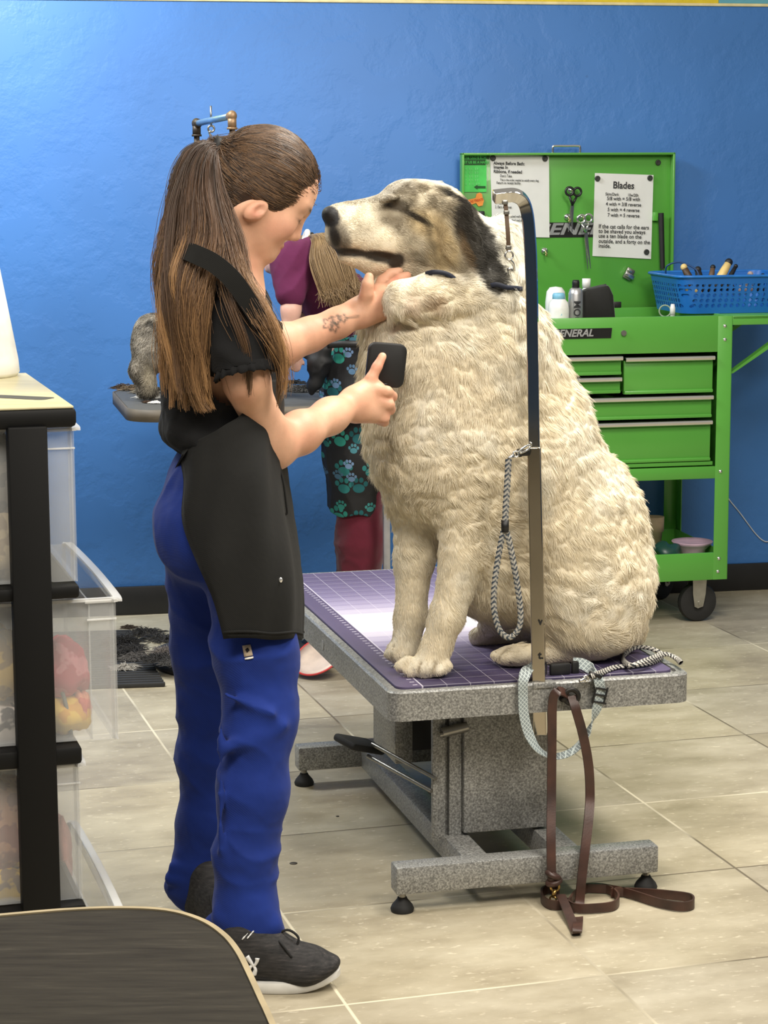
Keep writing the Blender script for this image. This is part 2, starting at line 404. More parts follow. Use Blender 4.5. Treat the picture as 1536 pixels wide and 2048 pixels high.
def wall_material(name, rgb, bump=0.5):
    n = NT(name); g = n.coord(); c = srgb(*rgb); k = n.noise(2.2, 5, g)
    c2 = n.ramp(k, [(0.3, tuple(q * 0.93 for q in c[:3]) + (1,)), (0.7, tuple(min(1, q * 1.06) for q in c[:3]) + (1,))])
    scuff = n.ramp(n.noise(38, 2, g), [(0.74, (0, 0, 0, 1)), (0.8, (0.5, 0.5, 0.5, 1))])
    n.link(mixc(n, scuff, c2, tuple(q * 0.7 for q in c[:3]) + (1,)), n.b.inputs['Base Color']); n.b.inputs['Roughness'].default_value = 0.5
    h = n.ramp(n.noise(7.0, 5, g, 0.6), [(0.42, (0, 0, 0, 1)), (0.55, (1, 1, 1, 1))]); n.bump(h, bump * 0.35, 0.006); return n.m
mb = MB(); mb.add([(-6, -2.7, 0), (7, -2.7, 0), (7, 9.5, 0), (-6, 9.5, 0)], [(0, 1, 2, 3)])
o = mb.out('floor', floor_material()); o['kind'] = 'structure'
def wall_slab(name, s0, s1, z0, z1, t0, t1, m):
    """s along the wall, t towards the room"""
    c = W0 + VW * (s0 + s1) / 2 - UW * (t0 + t1) / 2 + ZZ * (z0 + z1) / 2
    o = MB().box(c, (s1 - s0, t1 - t0, z1 - z0), rotz(AW), 0.002).out(name, m); o['kind'] = 'structure'; return o
ztop = P(900, 9, 7.49)[2]
wall_slab('wall_back', -4.5, 6, 0, ztop - 0.004, -0.12, 0.0, wall_material('blue_wall_paint', (62, 117, 184)))
sx = float((P(1435, 6, 7.58) - W0) @ VW)
wall_slab('wall_back', -4.5, sx, ztop + 0.006, ztop + 0.9, -0.12, 0.0, wall_material('yellow_wall_paint', (238, 214, 60)))
wall_slab('wall_back', sx, 6, ztop + 0.006, ztop + 0.9, -0.12, 0.0, wall_material('teal_wall_paint', (92, 160, 178)))
wall_slab('trim_1', -4.5, 6, ztop - 0.004, ztop + 0.006, -0.12, 0.004, mat('cream_edge_paint', (226, 212, 160), 0.6))
wall_slab('baseboard_back', -4.5, 6, 0.0, 0.098, 0.0, 0.012, mat('black_vinyl_base', (24, 24, 25), 0.45))
for nm, c, sz in (('wall_front', (0.3, -2.6, 1.45), (9.4, 0.1, 2.9)), ('wall_left', (-4.4, 2.4, 1.45), (0.1, 10.0, 2.9)), ('wall_right', (5.0, 2.9, 1.45), (0.1, 10.9, 2.9))):
    o = MB().box(c, sz).out(nm, MATS.get(nm) or wall_material(nm + '_paint', (70, 92, 122))); o['kind'] = 'structure'
# ------------------------------------------------------------------ hydraulic grooming table
AT = radians(14.3); VT = A3((cos(AT), sin(AT), 0)); UT = A3((-sin(AT), cos(AT), 0)); RT = rotz(AT); TZ = 0.45
T0 = G(780, 1386, TZ)
def T(a, b, z=0.0): return T0 * A3((1, 1, 0)) + VT * a + UT * b + ZZ * z
def DP(px, py, b): return PL(px, py, T(0, b), UT)       # point on a plane b metres behind the table's front edge
def hammered():
    n = NT('hammered_grey_paint'); g = n.coord()
    k = n.noise(230, 2, g, 0.7); k2 = n.noise(9, 3, g)
    c = n.ramp(k, [(0.34, srgb(108, 108, 106)), (0.52, srgb(148, 148, 145)), (0.68, srgb(184, 184, 180))])
    n.link(mixc(n, 1.0, c, n.ramp(k2, [(0.3, (0.85, 0.85, 0.85, 1)), (0.7, (1, 1, 1, 1))]), 'MULTIPLY'), n.b.inputs['Base Color'])
    n.b.inputs['Roughness'].default_value = 0.42; n.b.inputs['Metallic'].default_value = 0.25; n.bump(k, 0.25, 0.0015); return n.m
HAM = hammered(); RUB = mat('black_rubber', (30, 30, 30), 0.7); STEEL = mat('dull_steel', (150, 148, 142), 0.35, 0.9); BLK = mat('black_plastic', (22, 22, 23), 0.5)
TL = 1.33; TW = 0.655
tb = thing('grooming_table', 'grey hammered-metal lift grooming table carrying the large dog', 'table', T(TW / 2, TL / 2))
def rrect(x0, y0, x1, y1, r, n=6):
    out = []
    for cx, cy, a0 in ((x1 - r, y0 + r, -90), (x1 - r, y1 - r, 0), (x0 + r, y1 - r, 90), (x0 + r, y0 + r, 180)):
        out += [(cx + r * cos(radians(a0 + 90 * i / n)), cy + r * sin(radians(a0 + 90 * i / n))) for i in range(n + 1)]
    return out
mb = MB(); outer = rrect(0, 0, TW, TL, 0.03); inner = rrect(0.02, 0.02, TW - 0.02, TL - 0.02, 0.02); m_ = len(outer); ins2 = rrect(0.004, 0.004, TW - 0.004, TL - 0.004, 0.027)
V = [T(a, b, TZ - 0.062) for a, b in outer] + [T(a, b, TZ - 0.004) for a, b in outer] + [T(a, b, TZ) for a, b in ins2] + [T(a, b, TZ) for a, b in inner] + [T(a, b, TZ - 0.006) for a, b in inner]
Fq = [(L * m_ + i, L * m_ + (i + 1) % m_, (L + 1) * m_ + (i + 1) % m_, (L + 1) * m_ + i) for L in range(4) for i in range(m_)] + [tuple(4 * m_ + i for i in range(m_)), tuple(range(m_ - 1, -1, -1))]
mb.add(V, Fq).out('table_top', HAM, tb)
MB().cyl(T(-0.0012, 0.62, TZ - 0.034), T(0.002, 0.62, TZ - 0.034), 0.012, n=20).out('hole_cap', mat('grey_plastic', (150, 150, 148), 0.5), tb, label='pale round cap in the side rail')
# base: two cross bars joined by two long rails, a lifting column between
bz0, bz1 = 0.042, 0.1; bar = lambda b: MB().box(T(0.35, b, (bz0 + bz1) / 2), (0.55, 0.05, bz1 - bz0), RT, 0.004)
b0 = float((G(807, 1825) - T0) @ UT) + 0.01; a0 = float((G(807, 1825) - T0) @ VT); b1 = float((G(597, 1570) - T0) @ UT); a1 = float((G(597, 1570) - T0) @ VT)
aw = float((G(1300, 1785) - T0) @ VT)
ac = (a0 + aw) / 2
for b in (b0, b1): MB().box(T(ac, b, (bz0 + bz1) / 2), (aw - a0 + 0.036, 0.05, bz1 - bz0), RT, 0.004).out('cross_bar', HAM, tb)
for a in (ac - 0.1, ac + 0.1): MB().box(T(a, (b0 + b1) / 2, (bz0 + bz1) / 2 - 0.003), (0.055, b1 - b0 - 0.05, bz1 - bz0 - 0.006), RT, 0.003).out('base_rail', HAM, tb)
foot = None
for a, b in ((a0, b0), (aw, b0), (a0, b1), (aw, b1)):
    q = T(a, b)
    if foot is None:
        foot = MB().lathe(q, [(0.023, 0), (0.0245, 0.006), (0.021, 0.014), (0.011, 0.026), (0.0095, 0.03)]).out('foot', RUB, tb); MB().cyl(q + ZZ * 0.028, q + ZZ * 0.046, 0.0075).out('stem', STEEL, foot); fq = q
    else: copy_tree(foot, tb, q - fq)
bc = b0 + 0.16                                           # column block stands near the front bar
MB().box(T(ac + 0.008, bc + 0.1, 0.245), (0.19, 0.2, 0.29), RT, 0.004).out('lift_housing', HAM, tb)
pl_ = MB(); pl_.box(T(ac - 0.102, bc + 0.02, 0.235), (0.028, 0.016, 0.3), RT, 0.002); pl_.box(T(ac - 0.138, bc + 0.02, 0.235), (0.028, 0.016, 0.3), RT, 0.002); pl_.box(T(ac - 0.12, bc + 0.03, 0.235), (0.02, 0.006, 0.3), RT)
pl_.out('slotted_guide', HAM, tb)
q_ = DP(785, 1470, bc + 0.3); MB().box(A3((q_[0], q_[1], 0.3)), (0.04, 0.2, 0.19), RT, 0.004).out('rear_leg_plate', HAM, tb)
q_ = DP(838, 1470, bc + 0.36); MB().box(A3((q_[0], q_[1], 0.29)), (0.075, 0.02, 0.2), RT, 0.003).out('black_panel', mat('dark_steel', (40, 40, 42), 0.5), tb)  # black panel of the table beside the rear leg plate
MB().cyl(T(ac - 0.135, bc, 0.325), T(ac - 0.08, bc, 0.335), 0.011).cyl(T(ac - 0.142, bc - 0.004, 0.322), T(ac - 0.128, bc - 0.004, 0.324), 0.006).out('guide_bolt', STEEL, tb)
# foot lever
p0, p1 = DP(868, 1570, bc + 0.0), DP(740, 1500, bc + 0.18); lv = MB()
off = unit(np.cross(p1 - p0, UT)) * 0.014
for s in (-1, 1): lv.cyl(p0 + off * s, p1 + off * s, 0.0045)
lever = lv.out('lift_lever', STEEL, tb, smooth=False)
ex = unit(p1 - p0); MB().box(p1 + ex * 0.035, (0.105, 0.07, 0.018), np.stack(frame(off, ex), 1)[:, [0, 1, 2]], 0.007).out('pedal', RUB, lever)
# self-healing cutting mat lying on the table top
def cutting_mat():
    n = NT('purple_cutting_mat'); g = n.coord(); a = dotn(n, g, VT, float(-(T(0, 0) @ VT))); b = dotn(n, g, UT, float(-(T(0, 0) @ UT)))
    row = mth(n, 'DIVIDE', mth(n, 'FLOOR', mth(n, 'DIVIDE', b, 0.0508)), 26.0)
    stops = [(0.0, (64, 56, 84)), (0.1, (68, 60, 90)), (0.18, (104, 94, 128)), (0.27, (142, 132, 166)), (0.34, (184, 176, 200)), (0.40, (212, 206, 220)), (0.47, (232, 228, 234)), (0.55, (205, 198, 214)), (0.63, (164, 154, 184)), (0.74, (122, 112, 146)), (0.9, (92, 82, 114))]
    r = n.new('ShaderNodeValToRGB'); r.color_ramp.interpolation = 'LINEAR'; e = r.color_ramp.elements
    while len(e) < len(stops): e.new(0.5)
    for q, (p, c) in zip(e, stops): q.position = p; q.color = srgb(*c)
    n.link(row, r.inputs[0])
    ln = lambda t, s, w: mth(n, 'LESS_THAN', mth(n, 'ABSOLUTE', mth(n, 'SUBTRACT', mth(n, 'FRACT', mth(n, 'DIVIDE', t, s)), 0.5)), w)
    grid = mth(n, 'MAXIMUM', ln(a, 0.0508, 0.016), ln(b, 0.0508, 0.016)); inside = mth(n, 'MULTIPLY', mth(n, 'GREATER_THAN', a, 0.075), mth(n, 'LESS_THAN', a, TW - 0.07))
    edge = mth(n, 'SUBTRACT', 1.0, inside)
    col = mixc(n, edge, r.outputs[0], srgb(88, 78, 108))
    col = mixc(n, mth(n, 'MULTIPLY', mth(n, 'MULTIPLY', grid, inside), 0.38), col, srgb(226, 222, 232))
    tick = mth(n, 'MULTIPLY', ln(b, 0.0254, 0.1), mth(n, 'MULTIPLY', mth(n, 'GREATER_THAN', a, 0.058), mth(n, 'LESS_THAN', a, 0.068)))
    border = mth(n, 'MULTIPLY', mth(n, 'GREATER_THAN', a, 0.0735), mth(n, 'LESS_THAN', a, 0.0765))
    col = mixc(n, mth(n, 'MULTIPLY', mth(n, 'MAXIMUM', tick, border), 0.7), col, srgb(220, 214, 226))
    n.link(col, n.b.inputs['Base Color']); n.b.inputs['Roughness'].default_value = 0.5; n.bump(n.noise(300, 2, g), 0.1, 0.001); return n.m
MZ = TZ + 0.004
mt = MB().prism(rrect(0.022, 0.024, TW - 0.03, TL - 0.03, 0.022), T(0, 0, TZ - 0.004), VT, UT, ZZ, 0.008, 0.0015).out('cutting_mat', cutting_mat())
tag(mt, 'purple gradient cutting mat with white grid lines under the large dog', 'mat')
# ------------------------------------------------------------------ the large dog
PX = lambda p, r: float(r * p[1] / F)                    # r picture pixels at that distance, in metres
def dcap(a, b, k=0.03, op='u', sq=None):
    pa, pb = DP(*a[:3]), DP(*b[:3]); return cap(pa, PX(pa, a[3]), pb, PX(pb, b[3]), k, op, (UT, sq) if sq else None)
def dell(c, r, depth, rot=0.0, k=0.03, op='u'):
    p = DP(*c); t = radians(rot); e1 = VT * cos(t) - ZZ * sin(t); e2 = VT * sin(t) + ZZ * cos(t)
    return ell(p, (PX(p, r[0]), PX(p, r[1]), depth), np.stack([e1, e2, UT]), k, op)
DM = 0.2; DH = 0.245                                     # median plane of the dog behind the front edge: shoulders and head, hips
GROOVES = []
def dog_prims():
    q = []
    A = q.append
    def groove(x0, y0, b0, x1, y1, b1):
        GROOVES.append((DP(x0, y0, b0), DP(x1, y1, b1))); A(dcap((x0, y0, b0, 2.5), (x1, y1, b1, 3.5), 0.006, 's'))
    # trunk
    A(dell((895, 770, DM), (158, 185), 0.155, 0, 0.05)); A(dell((985, 725, DM), (112, 150), 0.135, 18, 0.06)); A(dell((845, 880, DM - 0.01), (116, 165), 0.14, -8, 0.06))
    A(dell((1010, 930, DM + .02), (182, 205), 0.17, 32, 0.06)); A(dell((1110, 1060, DH), (188, 188), 0.18, 40, 0.06)); A(dell((1165, 1160, DH), (144, 148), 0.17, 0, 0.06))
    A(dell((828, 715, DM), (98, 108), 0.13, 0, 0.06)); A(dcap((1072, 690, DM, 35), (1125, 820, DM, 40), 0.06)); A(dell((965, 1120, DH), (84, 120), 0.12, 0, 0.06))
    # neck
    A(dcap((925, 520, DM, 84), (915, 680, DM, 125), 0.06)); A(dell((980, 520, DM), (44, 84), 0.085, 22, 0.05)); A(dell((768, 612, DM + 0.02), (48, 62), 0.085, 0, 0.05)); A(dell((1010, 560, DM), (36, 50), 0.075, 30, 0.05))
    # roll of ruff pushed up under the cheek
    A(dcap((808, 601, DM - 0.11, 43), (870, 594, DM - 0.118, 46), 0.016)); A(dcap((870, 594, DM - 0.118, 46), (985, 588, DM - 0.1, 42), 0.02)); A(dcap((880, 655, DM - 0.09, 42), (1010, 640, DM - 0.08, 42), 0.03))
    A(dell((806, 598, DM - 0.157), (26, 20), 0.006, 0, 0.012, 's'))
    # near fore leg
    A(dell((930, 900, DM - 0.085), (92, 130), 0.08, 0, 0.05)); A(dcap((935, 1000, .115, 60), (927, 1110, .112, 46), 0.03)); A(dcap((927, 1110, .112, 45), (895, 1230, .11, 34), 0.025)); A(dcap((895, 1230, .11, 33), (868, 1308, .112, 32), 0.02))
    A(dell((856, 1331, .11), (42, 24), 0.04, -8, 0.015))
    for i, (x, y) in enumerate(((800, 1337), (821, 1349), (849, 1353), (877, 1346))): A(dcap((x + 16, y - 14, .112 - 0.013 * (i - 1), 13.5), (x, y - 4, .106 - 0.015 * (i - 1), 12.5), 0.002))
    for x, y, b in ((808, 1340, .104), (833, 1349, .088), (863, 1347, .077)): groove(x + 9, y - 22, b, x, y + 4, b - 0.006)
    # far fore leg
    A(dell((838, 950, DM + 0.06), (70, 110), 0.075, 0, 0.05)); A(dcap((834, 1010, .24, 50), (828, 1120, .222, 38), 0.03)); A(dcap((828, 1120, .222, 37), (822, 1230, .212, 30), 0.02)); A(dcap((822, 1230, .212, 30), (812, 1290, .207, 29), 0.02))
    A(dell((804, 1306, .205), (32, 24), 0.036, 0, 0.015))
    for i, (x, y) in enumerate(((778, 1312), (793, 1323), (815, 1323))): A(dcap((x + 9, y - 14, .205 - 0.013 * (i - 1), 13), (x, y - 4, .2 - 0.015 * (i - 1), 11.5), 0.002))
    for x, y, b in ((784, 1314, .195), (804, 1320, .182)): groove(x + 6, y - 22, b, x, y + 5, b - 0.005)
    # thigh, hock and foot, near side
    A(dell((1180, 1190, DH - 0.105), (126, 118), 0.075, 20, 0.04)); A(dell((1200, 1255, DH - 0.125), (76, 58), 0.052, 10, 0.03)); A(dcap((1190, 1292, .15, 24), (1070, 1310, .142, 22), 0.03)); A(dell((1030, 1310, .14), (42, 21), 0.036, -6, 0.015))
    for i, (x, y) in enumerate(((990, 1315), (1007, 1324), (1036, 1327))): A(dcap((x + 20, y - 11, .142 - 0.013 * (i - 1), 12.5), (x, y - 4, .137 - 0.015 * (i - 1), 11), 0.002))
    for x, y, b in ((997, 1316, .134), (1021, 1323, .12)): groove(x + 16, y - 20, b, x, y + 4, b - 0.005)
    # far hind leg
    A(dell((1140, 1180, DH + 0.11), (108, 108), 0.075, 0, 0.04)); A(dcap((1060, 1265, DH + 0.12, 24), (955, 1274, DH + 0.12, 19), 0.03)); A(dcap((1020, 1190, DH + 0.02, 56), (980, 1250, DH + 0.07, 22), 0.05))
    A(dcap((1250, 1260, DH, 46), (1240, 1275, DH - 0.02, 36), 0.04))
    # head
    A(dell((855, 436, DM), (90, 74), 0.086, 14, 0.04)); A(dell((885, 490, DM), (80, 74), 0.092, 0, 0.04)); A(dell((805, 408, DM), (44, 42), 0.064, 0, 0.03)); A(dell((808, 472, DM), (64, 58), 0.076, 0, 0.03))
    A(dcap((768, 450, DM, 49), (694, 455, DM, 38), 0.03, sq=0.9)); A(dcap((745, 418, DM, 22), (676, 424, DM, 17), 0.02)); A(dell((692, 472, DM), (40, 32), 0.05, 15, 0.02)); A(dell((764, 484, DM - 0.02), (54, 36), 0.046, 8, 0.02))
    A(dell((659, 430, DM), (16, 18), 0.027, 0, 0.008))
    A(dcap((815, 522, DM, 34), (745, 527, DM, 20), 0.03, sq=1.3)); A(dcap((745, 526, DM, 20), (690, 515, DM, 13), 0.02, sq=1.5))
    A(dell((776, 397, DM - 0.064), (22, 9), 0.012, -10, 0.012))
    # mouth slit, eye socket, nostril
    A(dcap((655, 503, DM - 0.07, 3), (720, 506, DM - 0.07, 7), 0.008, 's', 5)); A(dcap((720, 507, DM - 0.075, 7), (785, 519, DM - 0.075, 10), 0.008, 's', 3.2))
    A(dell((777, 410, DM - 0.082), (13, 6), 0.02, -20, 0.006, 's')); A(dell((652, 434, DM - 0.022), (5, 4), 0.01, 0, 0.004, 's'))
    # ears: folded flaps hanging close to the cheek
    for s in (-1, 1):
        A(dell((908, 428, DM + 0.084 * s), (36, 36), 0.018, -25, 0.015)); A(dell((922, 480, DM + 0.102 * s), (40, 72), 0.013, -20, 0.010)); A(dell((944, 532, DM + 0.107 * s), (30, 46), 0.012, -14, 0.010))
    return q
dog = thing('dog', 'large cream and grey dog sitting on the purple mat with its chin held up', 'dog', T(0.25, DM, MZ))
DV, DF = sculpt(dog_prims(), 0.0055, 2)
DN = normals(DV, DF)
# soft folds of the coat
la = (DV - T(0, 0)) @ VT; lz = DV[:, 2]; lb = (DV - T(0, 0)) @ UT
def proj(X):                                             # picture-plane position, used to lay out the coat pattern on the head
    d = X - EYE; fz = d @ np.array([0, cos(PITCH), -sin(PITCH)]); uy = d @ np.array([0, sin(PITCH), cos(PITCH)]); x = d[:, 0] / fz; y = uy / fz
    c, s = cos(ROLL), sin(ROLL); return 768 + F * (c * x - s * y), 1024 - F * (s * x + c * y)
def sst(x, a, b): t = np.clip((x - a) / (b - a), 0, 1); return t * t * (3 - 2 * t)
def spot(hx, hy, cx, cy, rx, ry, rot=0, soft=0.3):
    t = radians(rot); dx, dy = hx - cx, hy - cy; a = (dx * cos(t) + dy * sin(t)) / rx; b = (-dx * sin(t) + dy * cos(t)) / ry
    return 1 - sst(np.sqrt(a * a + b * b), 1 - soft, 1 + soft)
HA0 = DP(768, 430, DM)
def head_xy(X):                                          # head coordinates in the dog's own side plane (same units as the layout above)
    a = (X - HA0) @ VT; z = X[:, 2] - HA0[2]; s = F / HA0[1] ; return 768 + a * s * 0.99, 430 - z * s * 0.985
def coat(X, N=None):
    hx, hy = head_xy(X); n1 = vnoise(X, 60, 1); n2 = vnoise(X, 14, 2); n3 = vnoise(X, 160, 5)
    lin = lambda r, g, b: np.array(srgb(r, g, b)[:3])
    c = np.broadcast_to(lin(240, 229, 204), X.shape).copy()
    mixto = lambda c, col, f: c + (lin(*col) - c) * f[:, None]
    c = mixto(c, (247, 243, 230), sst(n2, -0.2, 0.6) * 0.7); c = mixto(c, (222, 206, 172), sst(n2 + 0.4 * n1, 0.15, 0.8) * 0.45)
    c = mixto(c, (248, 244, 230), spot(hx, hy, 1000, 480, 75, 130, 20, 0.5) * 0.9)
    hd = (X[:, 2] > HA0[2] - 0.2).astype(float); c = mixto(c, (250, 246, 236), spot(hx, hy, 775, 372, 50, 22, -20, 0.5) * hd * 0.8)
    wob = 0.16 * n1
    g = np.maximum.reduce([spot(hx, hy, 800, 420, 62, 45, 25, 0.4), spot(hx, hy, 850, 400, 70, 38, 20, 0.4), spot(hx, hy, 850, 470, 60, 75, 10, 0.4), spot(hx, hy, 790, 440, 50, 28, 30, 0.4), spot(hx, hy, 870, 530, 45, 30, 0, 0.5)]) * hd
    c = mixto(c, (124, 112, 90), np.clip(g * (0.85 + 0.5 * n1), 0, 1) * 0.88); c = mixto(c, (206, 184, 140), np.clip(spot(hx, hy, 835, 445, 34, 26, 20, 0.6) + spot(hx, hy, 860, 500, 26, 40, 0, 0.6), 0, 1) * hd * 0.75)
    c = mixto(c, (38, 32, 28), (spot(hx, hy, 779, 410, 20, 11, 10, 0.4) + spot(hx, hy, 812, 432, 34, 6, 30, 0.5)).clip(0, 1) * hd * 0.95)
    c = mixto(c, (100, 90, 72), (spot(hx, hy, 790, 400, 18, 34, 20, 0.6) * 0.5 + spot(hx, hy, 838, 470, 6, 44, -14, 0.7) * 0.5).clip(0, 1) * hd)
    c = mixto(c, (22, 18, 15), np.clip(np.maximum.reduce([spot(hx, hy, 912, 436, 38, 46, 15, 0.2), spot(hx, hy, 930, 482, 40, 74, -20, 0.2), spot(hx, hy, 950, 536, 31, 46, -12, 0.2), spot(hx, hy, 905, 402, 50, 10, 32, 0.4)]), 0, 1) * hd * 0.95)
    c = mixto(c, (120, 98, 70), spot(hx, hy, 902, 500, 9, 40, -18, 0.5) * hd * 0.6)
    c = mixto(c, (120, 112, 98), spot(hx, hy, 700, 402, 55, 9, -6, 0.7) * hd * 0.6); c = mixto(c, (70, 62, 54), spot(hx, hy, 672, 470, 16, 38, -12, 0.5) * hd * 0.8)
    c = mixto(c, (150, 140, 120), spot(hx, hy, 705, 455, 34, 20, 0, 0.6) * hd * 0.4)
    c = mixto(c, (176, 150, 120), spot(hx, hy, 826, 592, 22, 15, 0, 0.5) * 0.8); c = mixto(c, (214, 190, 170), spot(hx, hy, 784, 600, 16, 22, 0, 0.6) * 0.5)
    for p0, p1 in GROOVES:
        ba = p1 - p0; pa = X - p0; h = np.clip(pa @ ba / (ba @ ba), 0, 1); c = mixto(c, (118, 98, 70), np.exp(-(np.linalg.norm(pa - h[:, None] * ba, axis=1) / 0.0045) ** 2) * 0.85)  # shade in the gaps between the toes, put into the coat colour
    # black lips, gums and nose
    lip = np.maximum.reduce([spot(hx, hy, 694, 501, 42, 9, 6, 0.3), spot(hx, hy, 755, 510, 46, 12, 10, 0.25), spot(hx, hy, 780, 518, 17, 17, 0, 0.25), spot(hx, hy, 662, 470, 9, 26, -14, 0.4)]) * hd
    c = mixto(c, (26, 22, 20), np.clip(lip, 0, 1) * 0.97); nose = np.clip(spot(hx, hy, 657, 431, 17, 21, 0, 0.15), 0, 1) * hd
    c = mixto(c, (28, 27, 28), nose)
    c = mixto(c, (228, 213, 182), sst(-lz_of(X), -0.62, -0.47) * 0.35)
    eye = np.clip(spot(hx, hy, 779, 409, 13, 7, 10, 0.3), 0, 1) * hd; return c, np.clip(lip + nose + eye, 0, 1)
def lz_of(X): return X[:, 2]
trunk = 1 - sst(DV[:, 2], 1.2, 1.3); low = sst(DV[:, 2], 0.5, 0.62)
st = DV @ np.stack([VT, UT, ZZ], 1); st = st + 0.03 * np.stack([vnoise(DV, 9, 5), vnoise(DV, 9, 6), vnoise(DV, 9, 7)], 1); st = st * np.array([0.8, 0.8, 1.5])
wr = vnoise(st + 0.05 * vnoise(DV, 8, 3)[:, None], 26, 4); lgs = (1 - sst(lz, 0.66, 0.8)) * (1 - sst(la, 0.17, 0.25)); DVd = DV + DN * (trunk * low * (1 - lgs) * (0.0042 * wr - 0.003 * np.abs(vnoise(st, 48, 6)) ** 0.7 + 0.0025 * vnoise(st, 110, 8)))[:, None]; DVd[:, 2] = np.maximum(DVd[:, 2], MZ + 0.0012)
DN = normals(DVd, DF); dc, bare = coat(DVd)
dog_body = mesh('body', DVd, DF, attr_mat('dog_skin', 0.6, 0.25, 240, 0.35), dog, True, col=dc)
def dog_fur(n, rad, name='fur'):
    w = (1 - bare) * (1 + 1.6 * sst(DVd[:, 2], 1.12, 1.25))
    X, N = scatter(DVd, DF, DN, n, w); c, b = coat(X); keep = b < 0.5; X, N, c = X[keep], N[keep], c[keep]; n = len(X)
    hx, hy = head_xy(X); z = X[:, 2]; head = sst(z, 1.17, 1.3) * (1 - sst(hx, 960, 1000)); face = head * (1 - sst(hx, 760, 880)); legs = (1 - sst(z, 0.62, 0.82)) * (1 - sst((X - T(0, 0)) @ VT, 0.17, 0.27))
    ruff = sst(z, 0.95, 1.1) * (1 - head)
    L = 0.0185 * (1 + 0.35 * ruff) * (1 - 0.4 * head) * (1 - 0.6 * face) * (1 - 0.45 * legs); L = np.where(z < 0.5, np.minimum(L, 0.0055), L); L *= RNG.uniform(0.6, 1.25, n)
    flow = np.where(head[:, None] > 0.5, VT * 0.9 - ZZ * 0.35, -ZZ * 1.0 + VT * 0.45)
    sw = lambda s, k: np.stack([vnoise(X, k, s), vnoise(X, k, s + 1), vnoise(X, k, s + 2)], 1)
    # the whorl on the thigh
    wc = DP(1195, 1235, DH - 0.15); dv = X - wc; wr_ = np.exp(-(np.linalg.norm(dv, axis=1) / 0.075) ** 2)[:, None]; flow = flow * (1 - wr_) + unit(np.cross(dv, UT) + 0.4 * dv) * wr_
    d = flow + (sw(11, 8) * 0.8 + sw(21, 24) * 0.45) * (1 - 0.6 * head - 0.5 * legs)[:, None] + RNG.normal(0, 0.12, (n, 3))
    d = unit(d - N * np.einsum('ij,ij->i', d, N)[:, None]); lift = 0.26 + 0.06 * vnoise(X, 40, 31)
    k = 5; t = np.linspace(0, 1, k); pts = np.zeros((n, k, 3)); curl = unit(sw(41, 60)) * 0.3
    for i in range(k): pts[:, i] = X + (d * t[i] + N * (lift * (t[i] - 0.6 * t[i] ** 2))[:, None] + curl * (t[i] ** 2) - ZZ * 0.08 * t[i] ** 2) * L[:, None]
    pts[..., 2] = np.maximum(pts[..., 2], MZ + 0.001)
    cc = np.clip(c * RNG.uniform(0.9, 1.08, n)[:, None], 0, 1)
    r = rad * np.array([1.0, 0.95, 0.8, 0.55, 0.15])[None, :] * RNG.uniform(0.7, 1.2, n)[:, None] * (1 - 0.25 * head)[:, None]
    return strands(name, pts, r, cc, attr_mat('fur_strands', 0.7, spec=0.15), dog)
dog_fur(250000, 0.00045)
# ------------------------------------------------------------------ the groomer
from mathutils.bvhtree import BVHTree
def pcap(a, b, k=0.02, op='u', sq=None, ax=(0, 1, 0)):
    pa, pb = P(*a[:3]), P(*b[:3]); return cap(pa, a[3] * a[2] / F, pb, b[3] * b[2] / F, k, op, (ax, sq) if sq else None)
def pell(c, r, depth, rot=0.0, k=0.03, op='u'):
    p = P(*c); t = radians(rot); e1 = A3((cos(t), 0, -sin(t))); e2 = A3((sin(t), 0, cos(t)))
    return ell(p, (r[0] * c[2] / F, r[1] * c[2] / F, depth), np.stack([e1, e2, A3((0, 1, 0))]), k, op)
def chain(pts, k=0.008):
    return [pcap(pts[i], pts[i + 1], k) for i in range(len(pts) - 1)]
def surf(V, Fc):
    t = BVHTree.FromPolygons([tuple(v) for v in V.tolist()], [tuple(f) for f in Fc.tolist()])
    def hit(px, py, lift=0.002):
        r = ray(px, py); r = r / np.linalg.norm(r); h = t.ray_cast(Vector(EYE), Vector(r))
        if h[0] is None: return None, None
        n = A3(h[1]); n = n if n @ r < 0 else -n; return A3(h[0]) + n * lift, n
    return hit
SKIN = attr_mat('skin', 0.5, 0.08, 300, 0.35, sss=0.12)
wm = thing('person', 'woman in black top, black apron and blue trousers brushing the large dog', 'person', (-0.25, 4.0, 0))
